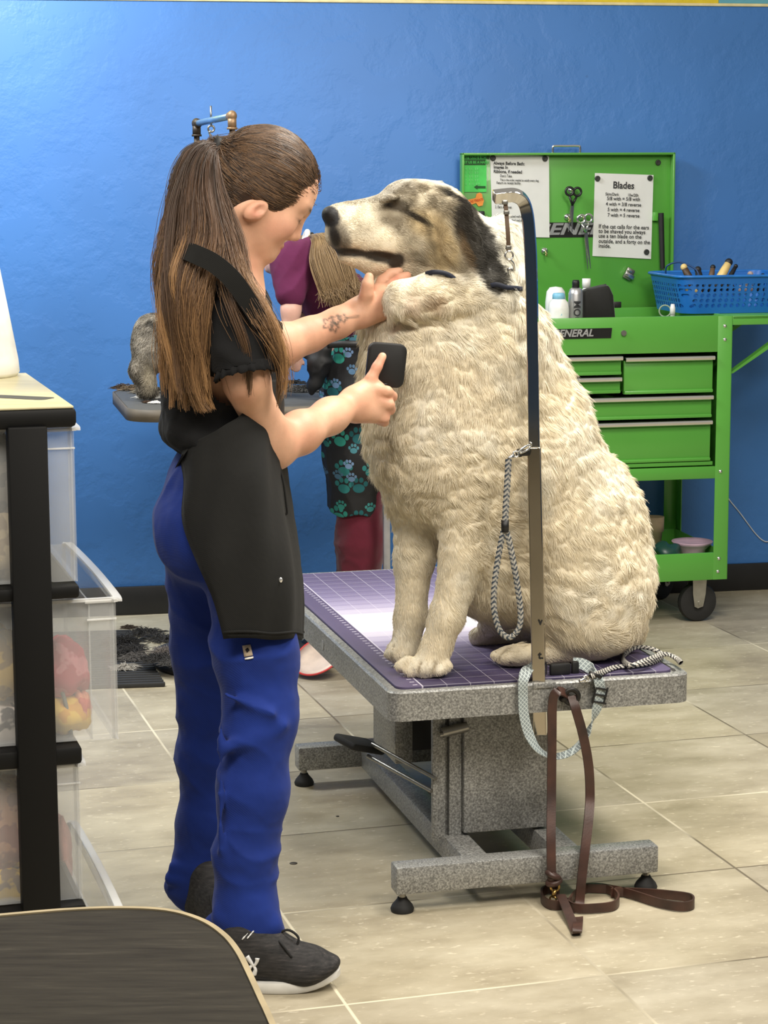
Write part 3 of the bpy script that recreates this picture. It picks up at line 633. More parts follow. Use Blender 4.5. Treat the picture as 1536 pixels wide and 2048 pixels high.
# head frame: f forward, u up, s towards the viewer's side
HC0 = P(531, 378, 4.07); yaw, pit = radians(17), radians(36)
f0 = A3((cos(yaw), sin(yaw), 0)); hs = A3((sin(yaw), -cos(yaw), 0)); hf = f0 * cos(pit) - ZZ * sin(pit); hu = f0 * sin(pit) + ZZ * cos(pit)
HB = np.stack([hf, hu, hs]); HL = lambda f, u, s=0.0: HC0 + f * hf + u * hu + s * hs
def head_prims(k=1.0):
    q = [ell(HL(-0.012, 0.02), (0.092, 0.086, 0.074), HB, 0.03), ell(HL(0.045, 0.022), (0.042, 0.05, 0.056), HB, 0.03), ell(HL(0.042, -0.045), (0.043, 0.06, 0.052), HB, 0.03)]
    for s in (-1, 1):
        q += [cap(HL(-0.005, -0.058, 0.05 * s), 0.018, HL(0.064, -0.097, 0.012 * s), 0.015, 0.03), cap(HL(0.082, 0.008, 0.014 * s), 0.009, HL(0.066, 0.010, 0.046 * s), 0.009, 0.015),
              ell(HL(0.056, -0.042, 0.036 * s), (0.024, 0.026, 0.02), HB, 0.02), ell(HL(0.091, -0.007, 0.031 * s), (0.014, 0.009, 0.015), HB, 0.008, 's'), ell(HL(0.071, -0.008, 0.031 * s), (0.013, 0.0115, 0.014), HB, 0.004),
              cap(HL(0.088, -0.047, 0.011 * s), 0.0075, HL(0.084, -0.045, 0.012 * s), 0.008, 0.006),
              ell(HL(-0.006, -0.052, 0.069 * s), (0.016, 0.026, 0.010), np.stack([hf * 0.9 - hu * 0.43, hu * 0.9 + hf * 0.43, hs]), 0.005), ell(HL(-0.002, -0.047, 0.081 * s), (0.0085, 0.014, 0.010), np.stack([hf * 0.9 - hu * 0.43, hu * 0.9 + hf * 0.43, hs]), 0.003, 's'), cap(HL(0.006, -0.053, 0.071 * s), 0.0045, HL(0.005, -0.06, 0.071 * s), 0.0045, 0.004)]
    q += [cap(HL(0.084, 0.0), 0.0075, HL(0.099, -0.038), 0.0095, 0.014), ell(HL(0.082, -0.070), (0.009, 0.006, 0.021), HB, 0.008), ell(HL(0.079, -0.081), (0.010, 0.0065, 0.019), HB, 0.008),
          ell(HL(0.093, -0.0755), (0.012, 0.0012, 0.022), HB, 0.003, 's'), ell(HL(0.070, -0.098), (0.017, 0.015, 0.018), HB, 0.015)]
    return q
body = head_prims()
neckA = HL(-0.035, -0.075); neckB = P(452, 575, 4.06)
body += [cap(neckA, 0.05, neckB, 0.056, 0.03), pcap((455, 585, 4.06, 60), (470, 620, 3.94, 50), 0.04), pcap((455, 585, 4.06, 60), (470, 615, 4.19, 48), 0.04)]
body += [pell((445, 720, 4.06), (100, 130), 0.14, 0, 0.05), pell((440, 860, 4.06), (85, 110), 0.125, 0, 0.05), pell((450, 1020, 4.05), (105, 110), 0.16, 0, 0.05)]
body += chain([(505, 1100, 3.96, 75), (520, 1400, 3.89, 52), (492, 1650, 3.85, 42), (490, 1870, 3.83, 32)], 0.03) + chain([(430, 1100, 4.12, 75), (430, 1400, 4.15, 50), (420, 1600, 4.16, 42), (400, 1775, 4.16, 32)], 0.03)
# near arm and its hand on the brush
body += chain([(470, 660, 3.89, 50), (492, 760, 3.89, 42), (535, 870, 3.98, 41), (548, 895, 4.0, 40)], 0.03) + chain([(548, 893, 4.0, 40), (600, 865, 4.06, 39), (660, 832, 4.15, 32), (702, 810, 4.2, 26)], 0.03)
HY = 4.235
body += [pcap((705, 808, 4.205, 25), (748, 792, HY, 31), 0.02, sq=0.7), pcap((715, 825, 4.21, 20), (755, 822, HY + .005, 26), 0.02), pcap((712, 795, 4.21, 22), (736, 776, HY, 18), 0.02)]
body += chain([(732, 782, HY, 15), (742, 758, HY - 0.005, 12), (754, 734, HY, 10.5), (765, 713, HY + 0.012, 9)], 0.005)
body += chain([(750, 780, HY - .012, 13), (774, 783, HY - 0.016, 11.5), (785, 793, HY + 0.01, 10.5), (776, 800, HY + 0.03, 10)], 0.004)
body += chain([(756, 803, HY - .012, 13), (778, 809, HY - 0.012, 11.5), (781, 819, HY + 0.014, 10.5), (771, 822, HY + 0.03, 10)], 0.004)
body += chain([(752, 828, HY - .008, 12), (769, 836, HY - 0.006, 10.5), (769, 844, HY + 0.016, 9.5), (759, 843, HY + 0.03, 9)], 0.004)
body += chain([(722, 795, HY + .02, 15), (742, 782, HY + 0.045, 12), (757, 762, HY + 0.05, 10.5)], 0.006)
# far arm, its hand under the dog's chin
FY = 4.385
body += chain([(475, 625, 4.2, 48), (515, 680, 4.26, 42), (546, 695, 4.285, 38), (568, 688, 4.3, 36)], 0.03) + chain([(566, 689, 4.3, 35), (620, 669, 4.335, 30), (675, 646, 4.36, 26), (715, 625, FY - .005, 25)], 0.03)
body += [pcap((717, 624, FY, 25), (760, 598, FY + 0.01, 32), 0.02, sq=0.75), pcap((725, 630, FY, 22), (775, 612, FY + .012, 24), 0.02)]
body += chain([(728, 612, FY - .01, 18), (733, 588, FY - 0.022, 13.5), (735, 570, FY - 0.025, 12), (738, 554, FY - 0.02, 10)], 0.006)
body += chain([(754, 588, FY + .02, 14), (765, 562, FY + 0.03, 12), (782, 548, FY + 0.035, 11), (797, 543, FY + 0.035, 10)], 0.005)
body += chain([(770, 592, FY + .01, 14), (784, 570, FY + 0.01, 12), (800, 558, FY + 0.012, 11), (814, 552, FY + 0.012, 10)], 0.005)
body += chain([(776, 602, FY, 13), (795, 586, FY - 0.005, 12), (812, 575, FY - 0.003, 11), (826, 570, FY, 10)], 0.005)
body += chain([(776, 615, FY - .005, 12), (796, 604, FY - 0.012, 10.5), (810, 596, FY - 0.01, 9.5)], 0.005)
BV, BF = sculpt(body, 0.0036, 2)
def skin_col(X):
    lin = lambda r, g, b: np.array(srgb(r, g, b)[:3]); c = np.broadcast_to(lin(222, 172, 142), X.shape).copy()
    mixto = lambda c, col, f: c + (lin(*col) - c) * np.clip(f, 0, 1)[:, None]
    n = vnoise(X, 30, 1); c = mixto(c, (232, 186, 158), (n > 0) * n * 0.6); c = mixto(c, (212, 150, 124), (-n).clip(0) * 0.5)
    d = X - HC0; f, u, s = d @ hf, d @ hu, d @ hs; hd = (np.abs(f) < 0.16) & (np.abs(u) < 0.15) & (np.abs(s) < 0.12)
    g = lambda a, b, w, e, e2, e3: hd * np.exp(-(((f - a) / e) ** 2 + ((u - b) / e2) ** 2 + ((np.abs(s) - w) / e3) ** 2))
    c = mixto(c, (186, 104, 96), g(0.088, -0.076, 0.0, 0.02, 0.009, 0.022) * 0.9); c = mixto(c, (206, 132, 112), g(0.06, -0.045, 0.045, 0.03, 0.02, 0.02) * 0.6)
    c = mixto(c, (74, 52, 40), g(0.088, 0.013, 0.03, 0.02, 0.0042, 0.02) * 1.2); c = mixto(c, (70, 50, 44), g(0.083, -0.016, 0.031, 0.02, 0.0028, 0.015) * 1.3)
    c = mixto(c, (190, 120, 100), g(-0.003, -0.05, 0.078, 0.012, 0.02, 0.006) * 0.8)
    for hx, hy, Y in ((758, 725, HY), (778, 790, HY), (778, 815, HY), (768, 838, HY), (790, 556, FY), (740, 590, FY)):
        q = P(hx, hy, Y); c = mixto(c, (214, 128, 108), np.exp(-(np.linalg.norm(X - q, axis=1) / 0.014) ** 2) * 0.6)
    # forearm tattoo: small curling flower
    hx, hy = proj(X); ar = (X[:, 1] > 4.2) & (X[:, 0] > -0.2)
    for cx, cy, r in ((658, 647, 13), (672, 640, 10), (686, 637, 8), (668, 655, 9)):
        dd = np.hypot(hx - cx, hy - cy); th = np.arctan2(hy - cy, hx - cx); c = mixto(c, (84, 76, 66), ar * (np.exp(-((dd - r * (0.75 + 0.25 * np.cos(5 * th))) / 2.6) ** 2)) * 0.85)
    c = mixto(c, (84, 76, 66), ar * np.exp(-((hy - (636 - (hx - 690) * 0.12)) / 2.2) ** 2) * sst(hx, 688, 694) * (1 - sst(hx, 716, 722)) * 0.8)
    return c
mesh('body', BV, BF, SKIN, wm, True, col=skin_col(BV))
# --- clothes
def cloth(name, rgb, rough=0.85, weave=900, sheen=0.2):
    n = NT(name); g = n.coord(); c = srgb(*rgb)
    k = n.noise(9, 4, g); wv = n.new('ShaderNodeTexWave', wave_type='BANDS', bands_direction='DIAGONAL'); wv.inputs['Scale'].default_value = weave / 6; n.link(g, wv.inputs[0])
    n.link(n.ramp(k, [(0.3, tuple(q * 0.86 for q in c[:3]) + (1,)), (0.7, tuple(min(1, q * 1.12) for q in c[:3]) + (1,))]), n.b.inputs['Base Color'])
    n.b.inputs['Roughness'].default_value = rough; n.b.inputs['Sheen Weight'].default_value = sheen; n.b.inputs['Specular IOR Level'].default_value = 0.2
    n.bump(mth(n, 'ADD', mth(n, 'MULTIPLY', wv.outputs[0], 0.25), n.noise(60, 4, g)), 0.18, 0.003); return n.m
def wrinkle(V, Fc, amp, sx=14, sz=34, dirv=(0, 0, 1), seed=0, fine=0.4):
    N = normals(V, Fc); a = A3(dirv) / np.linalg.norm(dirv); q = V * sx + np.outer(V @ a, a) * (sz - sx)
    w = vnoise(q + 0.6 * vnoise(V, 7, seed)[:, None], 1.0, seed); w = 1 - 2 * np.abs(w) ** 0.8
    return V + N * (amp * (w + fine * vnoise(V, 55, seed + 3)))[:, None]
SHIRT = cloth('black_knit', (22, 22, 23), 0.9, 900, 0.03); APR = cloth('black_apron_cloth', (27, 27, 26), 0.85, 900, 0.03); BLUE = cloth('royal_blue_twill', (24, 47, 122), 0.8, 900, 0.06)
sh = [pell((440, 720, 4.06), (120, 140), 0.165, 0, 0.05), pell((432, 815, 4.06), (106, 80), 0.15, 12, 0.05), pell((425, 615, 4.06), (88, 66), 0.13, 0, 0.05), pcap((452, 610, 4.06, 66), (468, 645, 3.92, 60), 0.04), pcap((452, 605, 4.06, 62), (478, 628, 4.2, 54), 0.04),
      pell((365, 850, 4.06), (38, 34), 0.13, 0, 0.03), pell((432, 872, 4.06), (96, 44), 0.158, 8, 0.03), pcap((455, 615, 3.95, 58), (474, 655, 3.905, 60), 0.03)]
sh += [pcap((468, 650, 3.915, 60), (482, 705, 3.88, 55), 0.03), pcap((482, 705, 3.88, 55), (488, 738, 3.87, 50), 0.02), pcap((478, 625, 4.2, 54), (515, 672, 4.24, 50), 0.03)]
SV, SF = sculpt(sh, 0.005, 2); SV = wrinkle(SV, SF, 0.006, 9, 22, (0.5, 0, 1), 1)
ax = unit(P(492, 760, 3.87) - P(482, 705, 3.88)); x_, y_, _ = frame(ax); c0 = P(489, 742, 3.87); V = []; n_ = 96
fc_ = SV[SF].mean(1) - c0; SF = SF[~((fc_ @ ax > -0.004) & (np.linalg.norm(fc_, axis=1) < 0.085) & (fc_[:, 1] < 0.062))]
shirt = mesh('black_top', SV, SF, SHIRT, wm)
for L, (h, r) in enumerate(((-0.012, 0.050), (0.0, 0.053), (0.008, 0.056))):
    for i in range(n_):
        t = 2 * pi * i / n_; w = L * 0.0016 * (sin(17 * t) + 0.6 * sin(29 * t + 1)); V.append(c0 + ax * (h + 0.5 * w) + (r + w) * (cos(t) * x_ + sin(t) * y_))
q = mesh('sleeve_ruffle', V, [(L * n_ + i, L * n_ + (i + 1) % n_, (L + 1) * n_ + (i + 1) % n_, (L + 1) * n_ + i) for L in range(2) for i in range(n_)], SHIRT, shirt)
md = q.modifiers.new('thick', 'SOLIDIFY'); md.thickness = 0.003
# trousers
tr = [pell((450, 1030, 4.05), (132, 125), 0.185, 0, 0.05), pell((405, 1070, 4.05), (92, 95), 0.17, 0, 0.05), pell((445, 940, 4.06), (96, 70), 0.155, 0, 0.05)]
tr += chain([(492, 1120, 3.97, 92), (510, 1300, 3.91, 83), (520, 1440, 3.885, 73), (506, 1580, 3.87, 69), (491, 1710, 3.85, 61), (490, 1800, 3.845, 62), (497, 1835, 3.84, 61), (508, 1862, 3.835, 56)], 0.03)
tr += chain([(425, 1120, 4.11, 98), (428, 1300, 4.14, 80), (424, 1400, 4.15, 66), (422, 1500, 4.16, 66), (420, 1640, 4.165, 62), (405, 1720, 4.165, 52), (396, 1775, 4.165, 58)], 0.03)
tr += [pcap((340, 1772, 4.16, 12), (420, 1785, 4.1, 18), 0.02), pcap((440, 1835, 3.81, 14), (545, 1852, 3.81, 16), 0.02), pcap((440, 1852, 3.86, 22), (545, 1874, 3.83, 15), 0.02), pcap((430, 1850, 3.86, 20), (440, 1880, 3.85, 16), 0.02)]
# folds: behind the knee, at the ankle
tr += [pcap((450, 1500, 3.815, 8), (570, 1452, 3.83, 7), 0.02), pcap((452, 1390, 3.82, 6), (545, 1428, 3.815, 7), 0.02), pcap((350, 1735, 4.13, 10), (440, 1745, 4.1, 10), 0.015), pcap((340, 1757, 4.13, 10), (430, 1770, 4.1, 9), 0.015), pcap((442, 1440, 3.82, 4), (440, 1700, 3.80, 5), 0.02)]
TV, TF = sculpt(tr, 0.005, 2); TV = wrinkle(TV, TF, 0.0045, 9, 15, (0.5, 0, 1), 2, 0.25)
pants = mesh('trousers', TV, TF, BLUE, wm)
hit = surf(TV, TF)
def decal(name, quad, m, parent, lift=0.0012, sub=3):
    """a small label sewn to a surface: corners in picture order tl, tr, br, bl"""
    V = []
    for j in range(sub + 1):
        for i in range(sub + 1):
            u, v = i / sub, j / sub; q = (1 - v) * ((1 - u) * A3(quad[0]) + u * A3(quad[1])) + v * ((1 - u) * A3(quad[3]) + u * A3(quad[2]))
            h, n = hit(q[0], q[1], lift)
            if h is None: return None
            V.append(h)
    Fq = [(j * (sub + 1) + i, (j + 1) * (sub + 1) + i, (j + 1) * (sub + 1) + i + 1, j * (sub + 1) + i + 1) for j in range(sub) for i in range(sub)]
    o = mesh(name, V, Fq, m, parent); md = o.modifiers.new('thick', 'SOLIDIFY'); md.thickness = 0.001; md.offset = 1; return o
TAGM = mat('tan_label', (196, 178, 156), 0.7)
tg = decal('sewn_label', ((485, 1292), (501, 1289), (506, 1311), (489, 1314)), TAGM, pants)
decal('sewn_label', ((490, 1316), (507, 1313), (507, 1316.5), (490, 1319)), mat('white_thread', (225, 222, 215), 0.7), pants)
decal('diamond', ((491, 1300), (496, 1296), (500, 1301), (495, 1306)), mat('black_thread', (30, 30, 40), 0.8), tg, 0.003, 1)
# apron, wrapped round the front and both sides
rows = [(760, 470, 90, 0.13, 60), (800, 465, 100, 0.15, 72), (860, 460, 105, 0.172, 100), (905, 462, 104, 0.192, 152), (960, 462, 110, 0.215, 146), (1030, 462, 122, 0.235, 136), (1110, 470, 130, 0.252, 124), (1190, 480, 128, 0.26, 110), (1278, 485, 122, 0.262, 103)]
rw = catmull([list(r) for r in rows], 5); V = []; n_ = 40
for j, (py, cx, rx, ry, te) in enumerate(rw):
    for i in range(n_ + 1):
        t = radians(te + (-118 - te) * i / n_); wv = 0.004 * sin(5 * t + j * 0.11) + 0.0035 * sin(11 * t - j * 0.2) * min(1, j / 25)
        ct, st_ = np.sign(cos(t)) * abs(cos(t)) ** 0.78, np.sign(sin(t)) * abs(sin(t)) ** 0.78
        V.append(P(cx + rx * ct, py + 2.0 * sin(7 * t) * (j == len(rw) - 1), 4.06 - (ry + wv) * st_) + A3((wv * cos(t), 0, 0)))
V = np.array(V); nr = len(rw)
apron = mesh('apron', V, [(j * (n_ + 1) + i, (j + 1) * (n_ + 1) + i, (j + 1) * (n_ + 1) + i + 1, j * (n_ + 1) + i + 1) for j in range(nr - 1) for i in range(n_)], APR, wm)
md = apron.modifiers.new('thick', 'SOLIDIFY'); md.thickness = 0.003
hem = V[-(n_ + 1):]; MB().tube(hem + ZZ * 0.012, 0.0028, 6).out('hem', APR, apron, True)
# neck strap and ties of the apron
MB().tube(catmull([P(350, 498, 3.95), P(372, 502, 3.88), P(396, 511, 3.84), P(430, 528, 3.825), P(466, 560, 3.82), P(498, 606, 3.83), P(524, 650, 3.85)], 6), 1, flat=(0.034, 0.004), hint=lambda t: A3((0.8, 0, 1))).out('neck_strap', APR, apron)
MB().tube(catmull([P(557, 930, 3.97), P(566, 960, 3.96), P(572, 1005, 3.96), P(574, 1026, 3.96), P(567, 1024, 3.96), P(562, 990, 3.965), P(560, 945, 3.97)], 6), 0.0022, 6).out('apron_tie', APR, apron, True)
MB().tube(catmull([P(372, 902, 3.92), P(352, 940, 4.0), P(340, 965, 4.06)], 6), 1, flat=(0.018, 0.003), hint=lambda t: A3((0.8, 0, 1))).out('apron_tie', APR, apron)
hit = surf(V, np.array([(j * (n_ + 1) + i, (j + 1) * (n_ + 1) + i, (j + 1) * (n_ + 1) + i + 1, j * (n_ + 1) + i + 1) for j in range(nr - 1) for i in range(n_)]))
h, _ = hit(560, 1160); MB().ball(h, 0.0036, 10, (1, 0.5, 1.4)).out('snap', mat('bright_metal', (235, 235, 235), 0.2, 0.8), apron, True)
# --- shoes
def shoe(o, yawd, parent, detail):
    """o: point on the floor under the heel; the shoe points along yawd"""
    a = radians(yawd); ex = A3((cos(a), sin(a), 0)); ey = A3((-sin(a), cos(a), 0)); B = np.stack([ex, ey, ZZ]); L = lambda x, y, z: o + ex * x + ey * y + ZZ * z
    up = [ell(L(0.058, 0, 0.055), (0.052, 0.036, 0.042), B, 0.03), cap(L(0.06, 0, 0.055), 0.036, L(0.2, 0.0, 0.04), 0.034, 0.03, sq=(ey, 1.1)), ell(L(0.215, 0, 0.034), (0.058, 0.045, 0.026), B, 0.03), cap(L(0.095, 0, 0.10), 0.037, L(0.14, 0, 0.076), 0.034, 0.03), cap(L(0.08, 0, 0.08), 0.036, L(0.088, 0, 0.112), 0.035, 0.02), cap(L(0.13, 0, 0.08), 0.03, L(0.21, 0, 0.045), 0.026, 0.03)]
    UV_, UF_ = sculpt(up, 0.004, 2); xs_ = (UV_ - o) @ ex; spring = 0.020 * np.maximum(0, (xs_ - 0.19) / 0.086) ** 2; UV_[:, 2] = np.maximum(UV_[:, 2] + spring * 0.8, 0.012 + spring)
    n = NT('dark_knit_shoe' + ('' if detail else '_b')); g = n.coord(); kk = n.new('ShaderNodeVectorMath', operation='MULTIPLY'); n.link(g, kk.inputs[0]); kk.inputs[1].default_value = (14, 60, 110)
    n.link(n.ramp(n.noise(2.0, 4, kk.outputs[0], 0.7), [(0.35, srgb(26, 26, 27)), (0.6, srgb(52, 50, 50)), (0.8, srgb(92, 82, 80))]), n.b.inputs['Base Color']); n.b.inputs['Roughness'].default_value = 0.85
    s = mesh('shoe', UV_, UF_, n.m, parent)
    prof = []
    for i in range(40):
        t = 2 * pi * i / 40; x = 0.137 + 0.139 * cos(t); w = 0.040 + 0.008 * cos(t - 0.3) - 0.006 * cos(2 * t); prof.append((x, w * np.sign(sin(t)) * abs(sin(t)) ** 0.7))
    def z0(x): return 0.001 + 0.020 * max(0, (x - 0.19) / 0.086) ** 2
    V = []
    for lev, sc_ in ((0.0, 0.93), (0.005, 0.975), (0.016, 0.97), (0.02, 0.93)):
        V += [L(0.137 + (x - 0.137) * sc_, y * sc_, z0(x) + lev) for x, y in prof]
    Fs = [(l * 40 + i, l * 40 + (i + 1) % 40, (l + 1) * 40 + (i + 1) % 40, (l + 1) * 40 + i) for l in range(3) for i in range(40)] + [tuple(range(39, -1, -1)), tuple(range(120, 160))]
    MB().add(V, Fs).out('sole', mat('off_white_foam', (214, 212, 206), 0.6), s, label='off-white foam sole')
    LAC = mat('black_lace', (18, 18, 18), 0.8); lc = MB()
    ht = surf(UV_, UF_)
    for i in range(5):
        x = 0.115 + i * 0.02; z = 0.112 - i * 0.0125; lc.tube(catmull([L(x, -0.026, z - 0.012), L(x + 0.006, -0.012, z + 0.002), L(x + 0.012, 0.0, z + 0.003), L(x + 0.016, 0.014, z)], 5), 0.0028, 6)
    lc.tube(catmull([L(0.15, -0.005, 0.098), L(0.175, -0.006, 0.112), L(0.196, -0.01, 0.098), L(0.188, -0.014, 0.075)], 6), 0.0024, 6); lc.tube(catmull([L(0.15, -0.005, 0.098), L(0.165, -0.03, 0.095), L(0.185, -0.036, 0.07)], 6), 0.0024, 6)
    lc.out('laces', LAC, s, True)
    if detail:
        WH = mat('white_print', (222, 222, 222), 0.6)
        def on(px, py, lift=0.0018): return ht(px, py, lift)[0]
        em = MB()
        for pts in ([(494, 1912), (503, 1925), (508, 1931), (514, 1922), (515, 1916)], [(494, 1945), (500, 1934), (506, 1930), (511, 1938), (508, 1947)]):
            w3 = [on(x, y) for x, y in pts]
            if all(w is not None for w in w3): em.tube(catmull(w3, 6), [0.0022 + 0.0026 * abs(i / (6 * 4) - 0.5) * 2 for i in range(25)], 6)
        if em.v: em.out('side_emblem', WH, s, True, label='white emblem on the side of the shoe')
        tl = MB(); 
        for p, q in (((484, 1879), (508, 1852)), ((494, 1877), (510, 1858))):
            a_, b_ = on(*p), on(*q)
            if a_ is not None and b_ is not None: tl.tube([a_ + (b_ - a_) * t for t in np.linspace(0, 1, 8)], [0.0016 if i % 2 else 0.001 for i in range(8)], 5)
        if tl.v: tl.out('tongue_print', WH, s, True)
    return s
toe = G(672, 1978); shoe(A3((toe[0] - 0.264, toe[1] + 0.02, 0)), -2, wm, True)
shoe(A3((P(352, 1800, 4.16)[0] + 0.03, 4.2, 0)), -62, wm, False)
# --- hair
def hair_mat(name):
    n = NT(name); a = n.new('ShaderNodeAttribute', attribute_name='col'); n.link(a.outputs['Color'], n.b.inputs['Base Color'])
    n.b.inputs['Roughness'].default_value = 0.42; n.b.inputs['Specular IOR Level'].default_value = 0.5; n.b.inputs['Anisotropic'].default_value = 0.6; return n.m
HAIRM = hair_mat('brown_hair'); lin = lambda r, g, b: np.array(srgb(r, g, b)[:3])
TIE = P(433, 296, 4.04); SK = A3((0.094, 0.089, 0.0765)); SC = HL(-0.012, 0.02)
capq = [ell(SC, SK + 0.002, HB, 0.02), cap(SC + (TIE - SC) * 0.75, 0.03, SC + (TIE - SC) * 0.93, 0.017, 0.03), cap(HL(-0.06, -0.03), 0.058, HL(-0.05, -0.075), 0.052, 0.03), ell(HL(0.106, -0.034), (0.066, 0.092, 0.13), HB, 0.01, 's'), ell(HL(0.022, -0.088), (0.036, 0.062, 0.13), HB, 0.01, 's'), ell(HL(-0.004, -0.058), (0.02, 0.028, 0.13), HB, 0.008, 's')]
CV, CF = sculpt(capq, 0.004, 2)
hair = mesh('hair', CV, CF, mat('dark_brown_hair_mass', (48, 34, 26), 0.6), wm)
def resamp(g, k):
    g = catmull(g, 10); s = np.r_[0, np.cumsum(np.linalg.norm(np.diff(g, axis=0), axis=1))]; t = np.linspace(0, s[-1], k); return np.stack([np.interp(t, s, g[:, i]) for i in range(3)], 1)
def scalp_strands(n):
    X, N = scatter(CV, CF, normals(CV, CF), n); ok = np.einsum('ij,ij->i', unit(X - SC), N) > 0.35; X, N = X[ok], N[ok]; n = len(X); r0 = np.linalg.norm((X - SC) @ HB.T / SK, axis=1); k = 9; pts = np.zeros((n, k, 3)); t = np.linspace(0, 1, k)
    end = TIE + RNG.normal(0, 0.007, (n, 3))
    for i in range(k):
        q = X + (end - X) * t[i]; d = (q - SC) @ HB.T; r = np.linalg.norm(d / SK, axis=1); lift = 1.035 + 0.02 * vnoise(X, 60, 3) + np.maximum(r0 - 1.0, 0) * (1 - t[i]) * 1.05 + np.clip(r0 - 1.03, 0, 0.3) * 0.9 * sin(pi * t[i])
        q2 = SC + (d * np.maximum(1, lift / np.maximum(r, 0.05))[:, None] * np.where(r[:, None] < 0.4, 1, 1)) @ HB
        w = sst(np.full(n, t[i]), 0.75, 1.0)[:, None]; pts[:, i] = q2 * (1 - w) + q * w
    pts[:, 0] = X
    u = RNG.random(n)[:, None]; c = lin(54, 40, 30) + (lin(122, 92, 64) - lin(54, 40, 30)) * (u ** 2)
    return pts, np.tile(np.linspace(1, 0.8, k), (n, 1)) * 0.00045, c
pts, rad, c = scalp_strands(13000); strands('hair_strands', pts, rad, c, HAIRM, hair)
guides = [
 [(433, 296, 4.04), (398, 288, 4.03), (366, 335, 4.03), (350, 420, 4.02), (328, 500, 4.02), (324, 560, 4.02), (332, 620, 4.0), (322, 700, 3.99), (335, 770, 3.98)],
 [(433, 296, 4.04), (402, 285, 4.02), (372, 330, 4.0), (356, 440, 3.98), (345, 520, 3.95), (342, 600, 3.92), (350, 700, 3.9), (352, 790, 3.9), (350, 815, 3.9)],
 [(433, 296, 4.03), (408, 292, 4.0), (385, 350, 3.98), (375, 450, 3.95), (362, 540, 3.91), (366, 620, 3.885), (378, 720, 3.875), (392, 800, 3.87), (400, 830, 3.87)],
 [(433, 296, 4.03), (414, 300, 4.0), (400, 370, 3.97), (398, 460, 3.93), (378, 560, 3.88), (380, 640, 3.865), (392, 720, 3.865), (408, 800, 3.87), (424, 822, 3.87)],
 [(433, 298, 4.03), (420, 310, 3.99), (415, 380, 3.96), (428, 470, 3.92), (408, 560, 3.87), (396, 640, 3.86), (398, 700, 3.86), (404, 780, 3.87), (414, 825, 3.87)],
 [(433, 300, 4.03), (424, 320, 3.99), (428, 400, 3.96), (450, 480, 3.92), (462, 550, 3.87), (500, 620, 3.845), (540, 680, 3.84), (566, 740, 3.85), (570, 800, 3.86)],
 [(434, 302, 4.03), (430, 330, 3.99), (440, 410, 3.96), (468, 490, 3.93), (492, 560, 3.90), (528, 620, 3.87), (556, 690, 3.87), (572, 745, 3.88), (566, 815, 3.89)]]
GU = np.array([resamp([P(*q) for q in g], 18) for g in guides])
def pony(n):
    k = 18; prob = np.array([1.1, 1.4, 1.5, 1.1, 0.09, 0.34]); prob /= prob.sum(); seg = RNG.choice(6, n, p=prob); u = RNG.random(n)
    ncl = 150; cl = RNG.integers(0, ncl, n); cu = RNG.random(ncl); cs = RNG.choice(6, ncl, p=prob); fr = RNG.random(n) < 0.8
    seg = np.where(fr, cs[cl], seg); u = np.where(fr, cu[cl], u)
    base = GU[seg] * (1 - u)[:, None, None] + GU[seg + 1] * u[:, None, None]
    t = np.linspace(0, 1, k); L = RNG.uniform(0.72, 1.02, ncl)[cl] * RNG.uniform(0.92, 1.0, n); pos = np.clip(t[None] * L[:, None] * (k - 1), 0, k - 1.001); i0 = pos.astype(int); f = (pos - i0)[..., None]
    base = np.take_along_axis(base, i0[..., None], 1) * (1 - f) + np.take_along_axis(base, i0[..., None] + 1, 1) * f
    co = RNG.normal(0, 1, (ncl, 3)) * A3((0.006, 0.012, 0.004)); ph = RNG.uniform(0, 6.28, (ncl, 2)); so = RNG.normal(0, 1, (n, 3)) * A3((0.0035, 0.004, 0.002))
    spread = (0.25 + 0.9 * np.minimum(1, t * 3))[None, :, None]; tip = (1 - 0.45 * sst(t, 0.7, 1.0))[None, :, None]
    w = np.stack([np.sin(t[None] * 9 + ph[cl, 0][:, None]), np.sin(t[None] * 7 + ph[cl, 1][:, None]), 0 * t[None].repeat(n, 0)], -1) * (0.010 * t[None, :, None])
    pts = base + (co[cl][:, None] + so[:, None] * 1.2) * spread * tip + w; pts[:, 0] = TIE + so * 1.5
    shade = RNG.random(ncl)[cl] * 0.7 + 0.3 * RNG.random(n); dark, mid, lt = lin(64, 46, 34), lin(106, 77, 54), lin(186, 144, 96)
    tt = np.clip(t[None] * 1.1 + 0.25 * (shade[:, None] - 0.5), 0, 1)[..., None]; c = dark + (mid - dark) * np.minimum(1, tt * 1.7) + (lt - mid) * np.clip(tt * 1.8 - 0.9, 0, 1) * shade[:, None, None]
    c = c * (0.48 + 0.72 * shade)[:, None, None]
    return pts, np.tile(np.linspace(1, 0.45, k), (n, 1)) * 0.0005, c
pts, rad, c = pony(13000); strands('ponytail', pts, rad, c, HAIRM, hair)
MB().torus(TIE + (TIE - SC) * 0.04, 0.014, 0.009, TIE - SC, 24, 10).out('hair_tie', mat('black_elastic', (16, 16, 17), 0.7), hair, True)
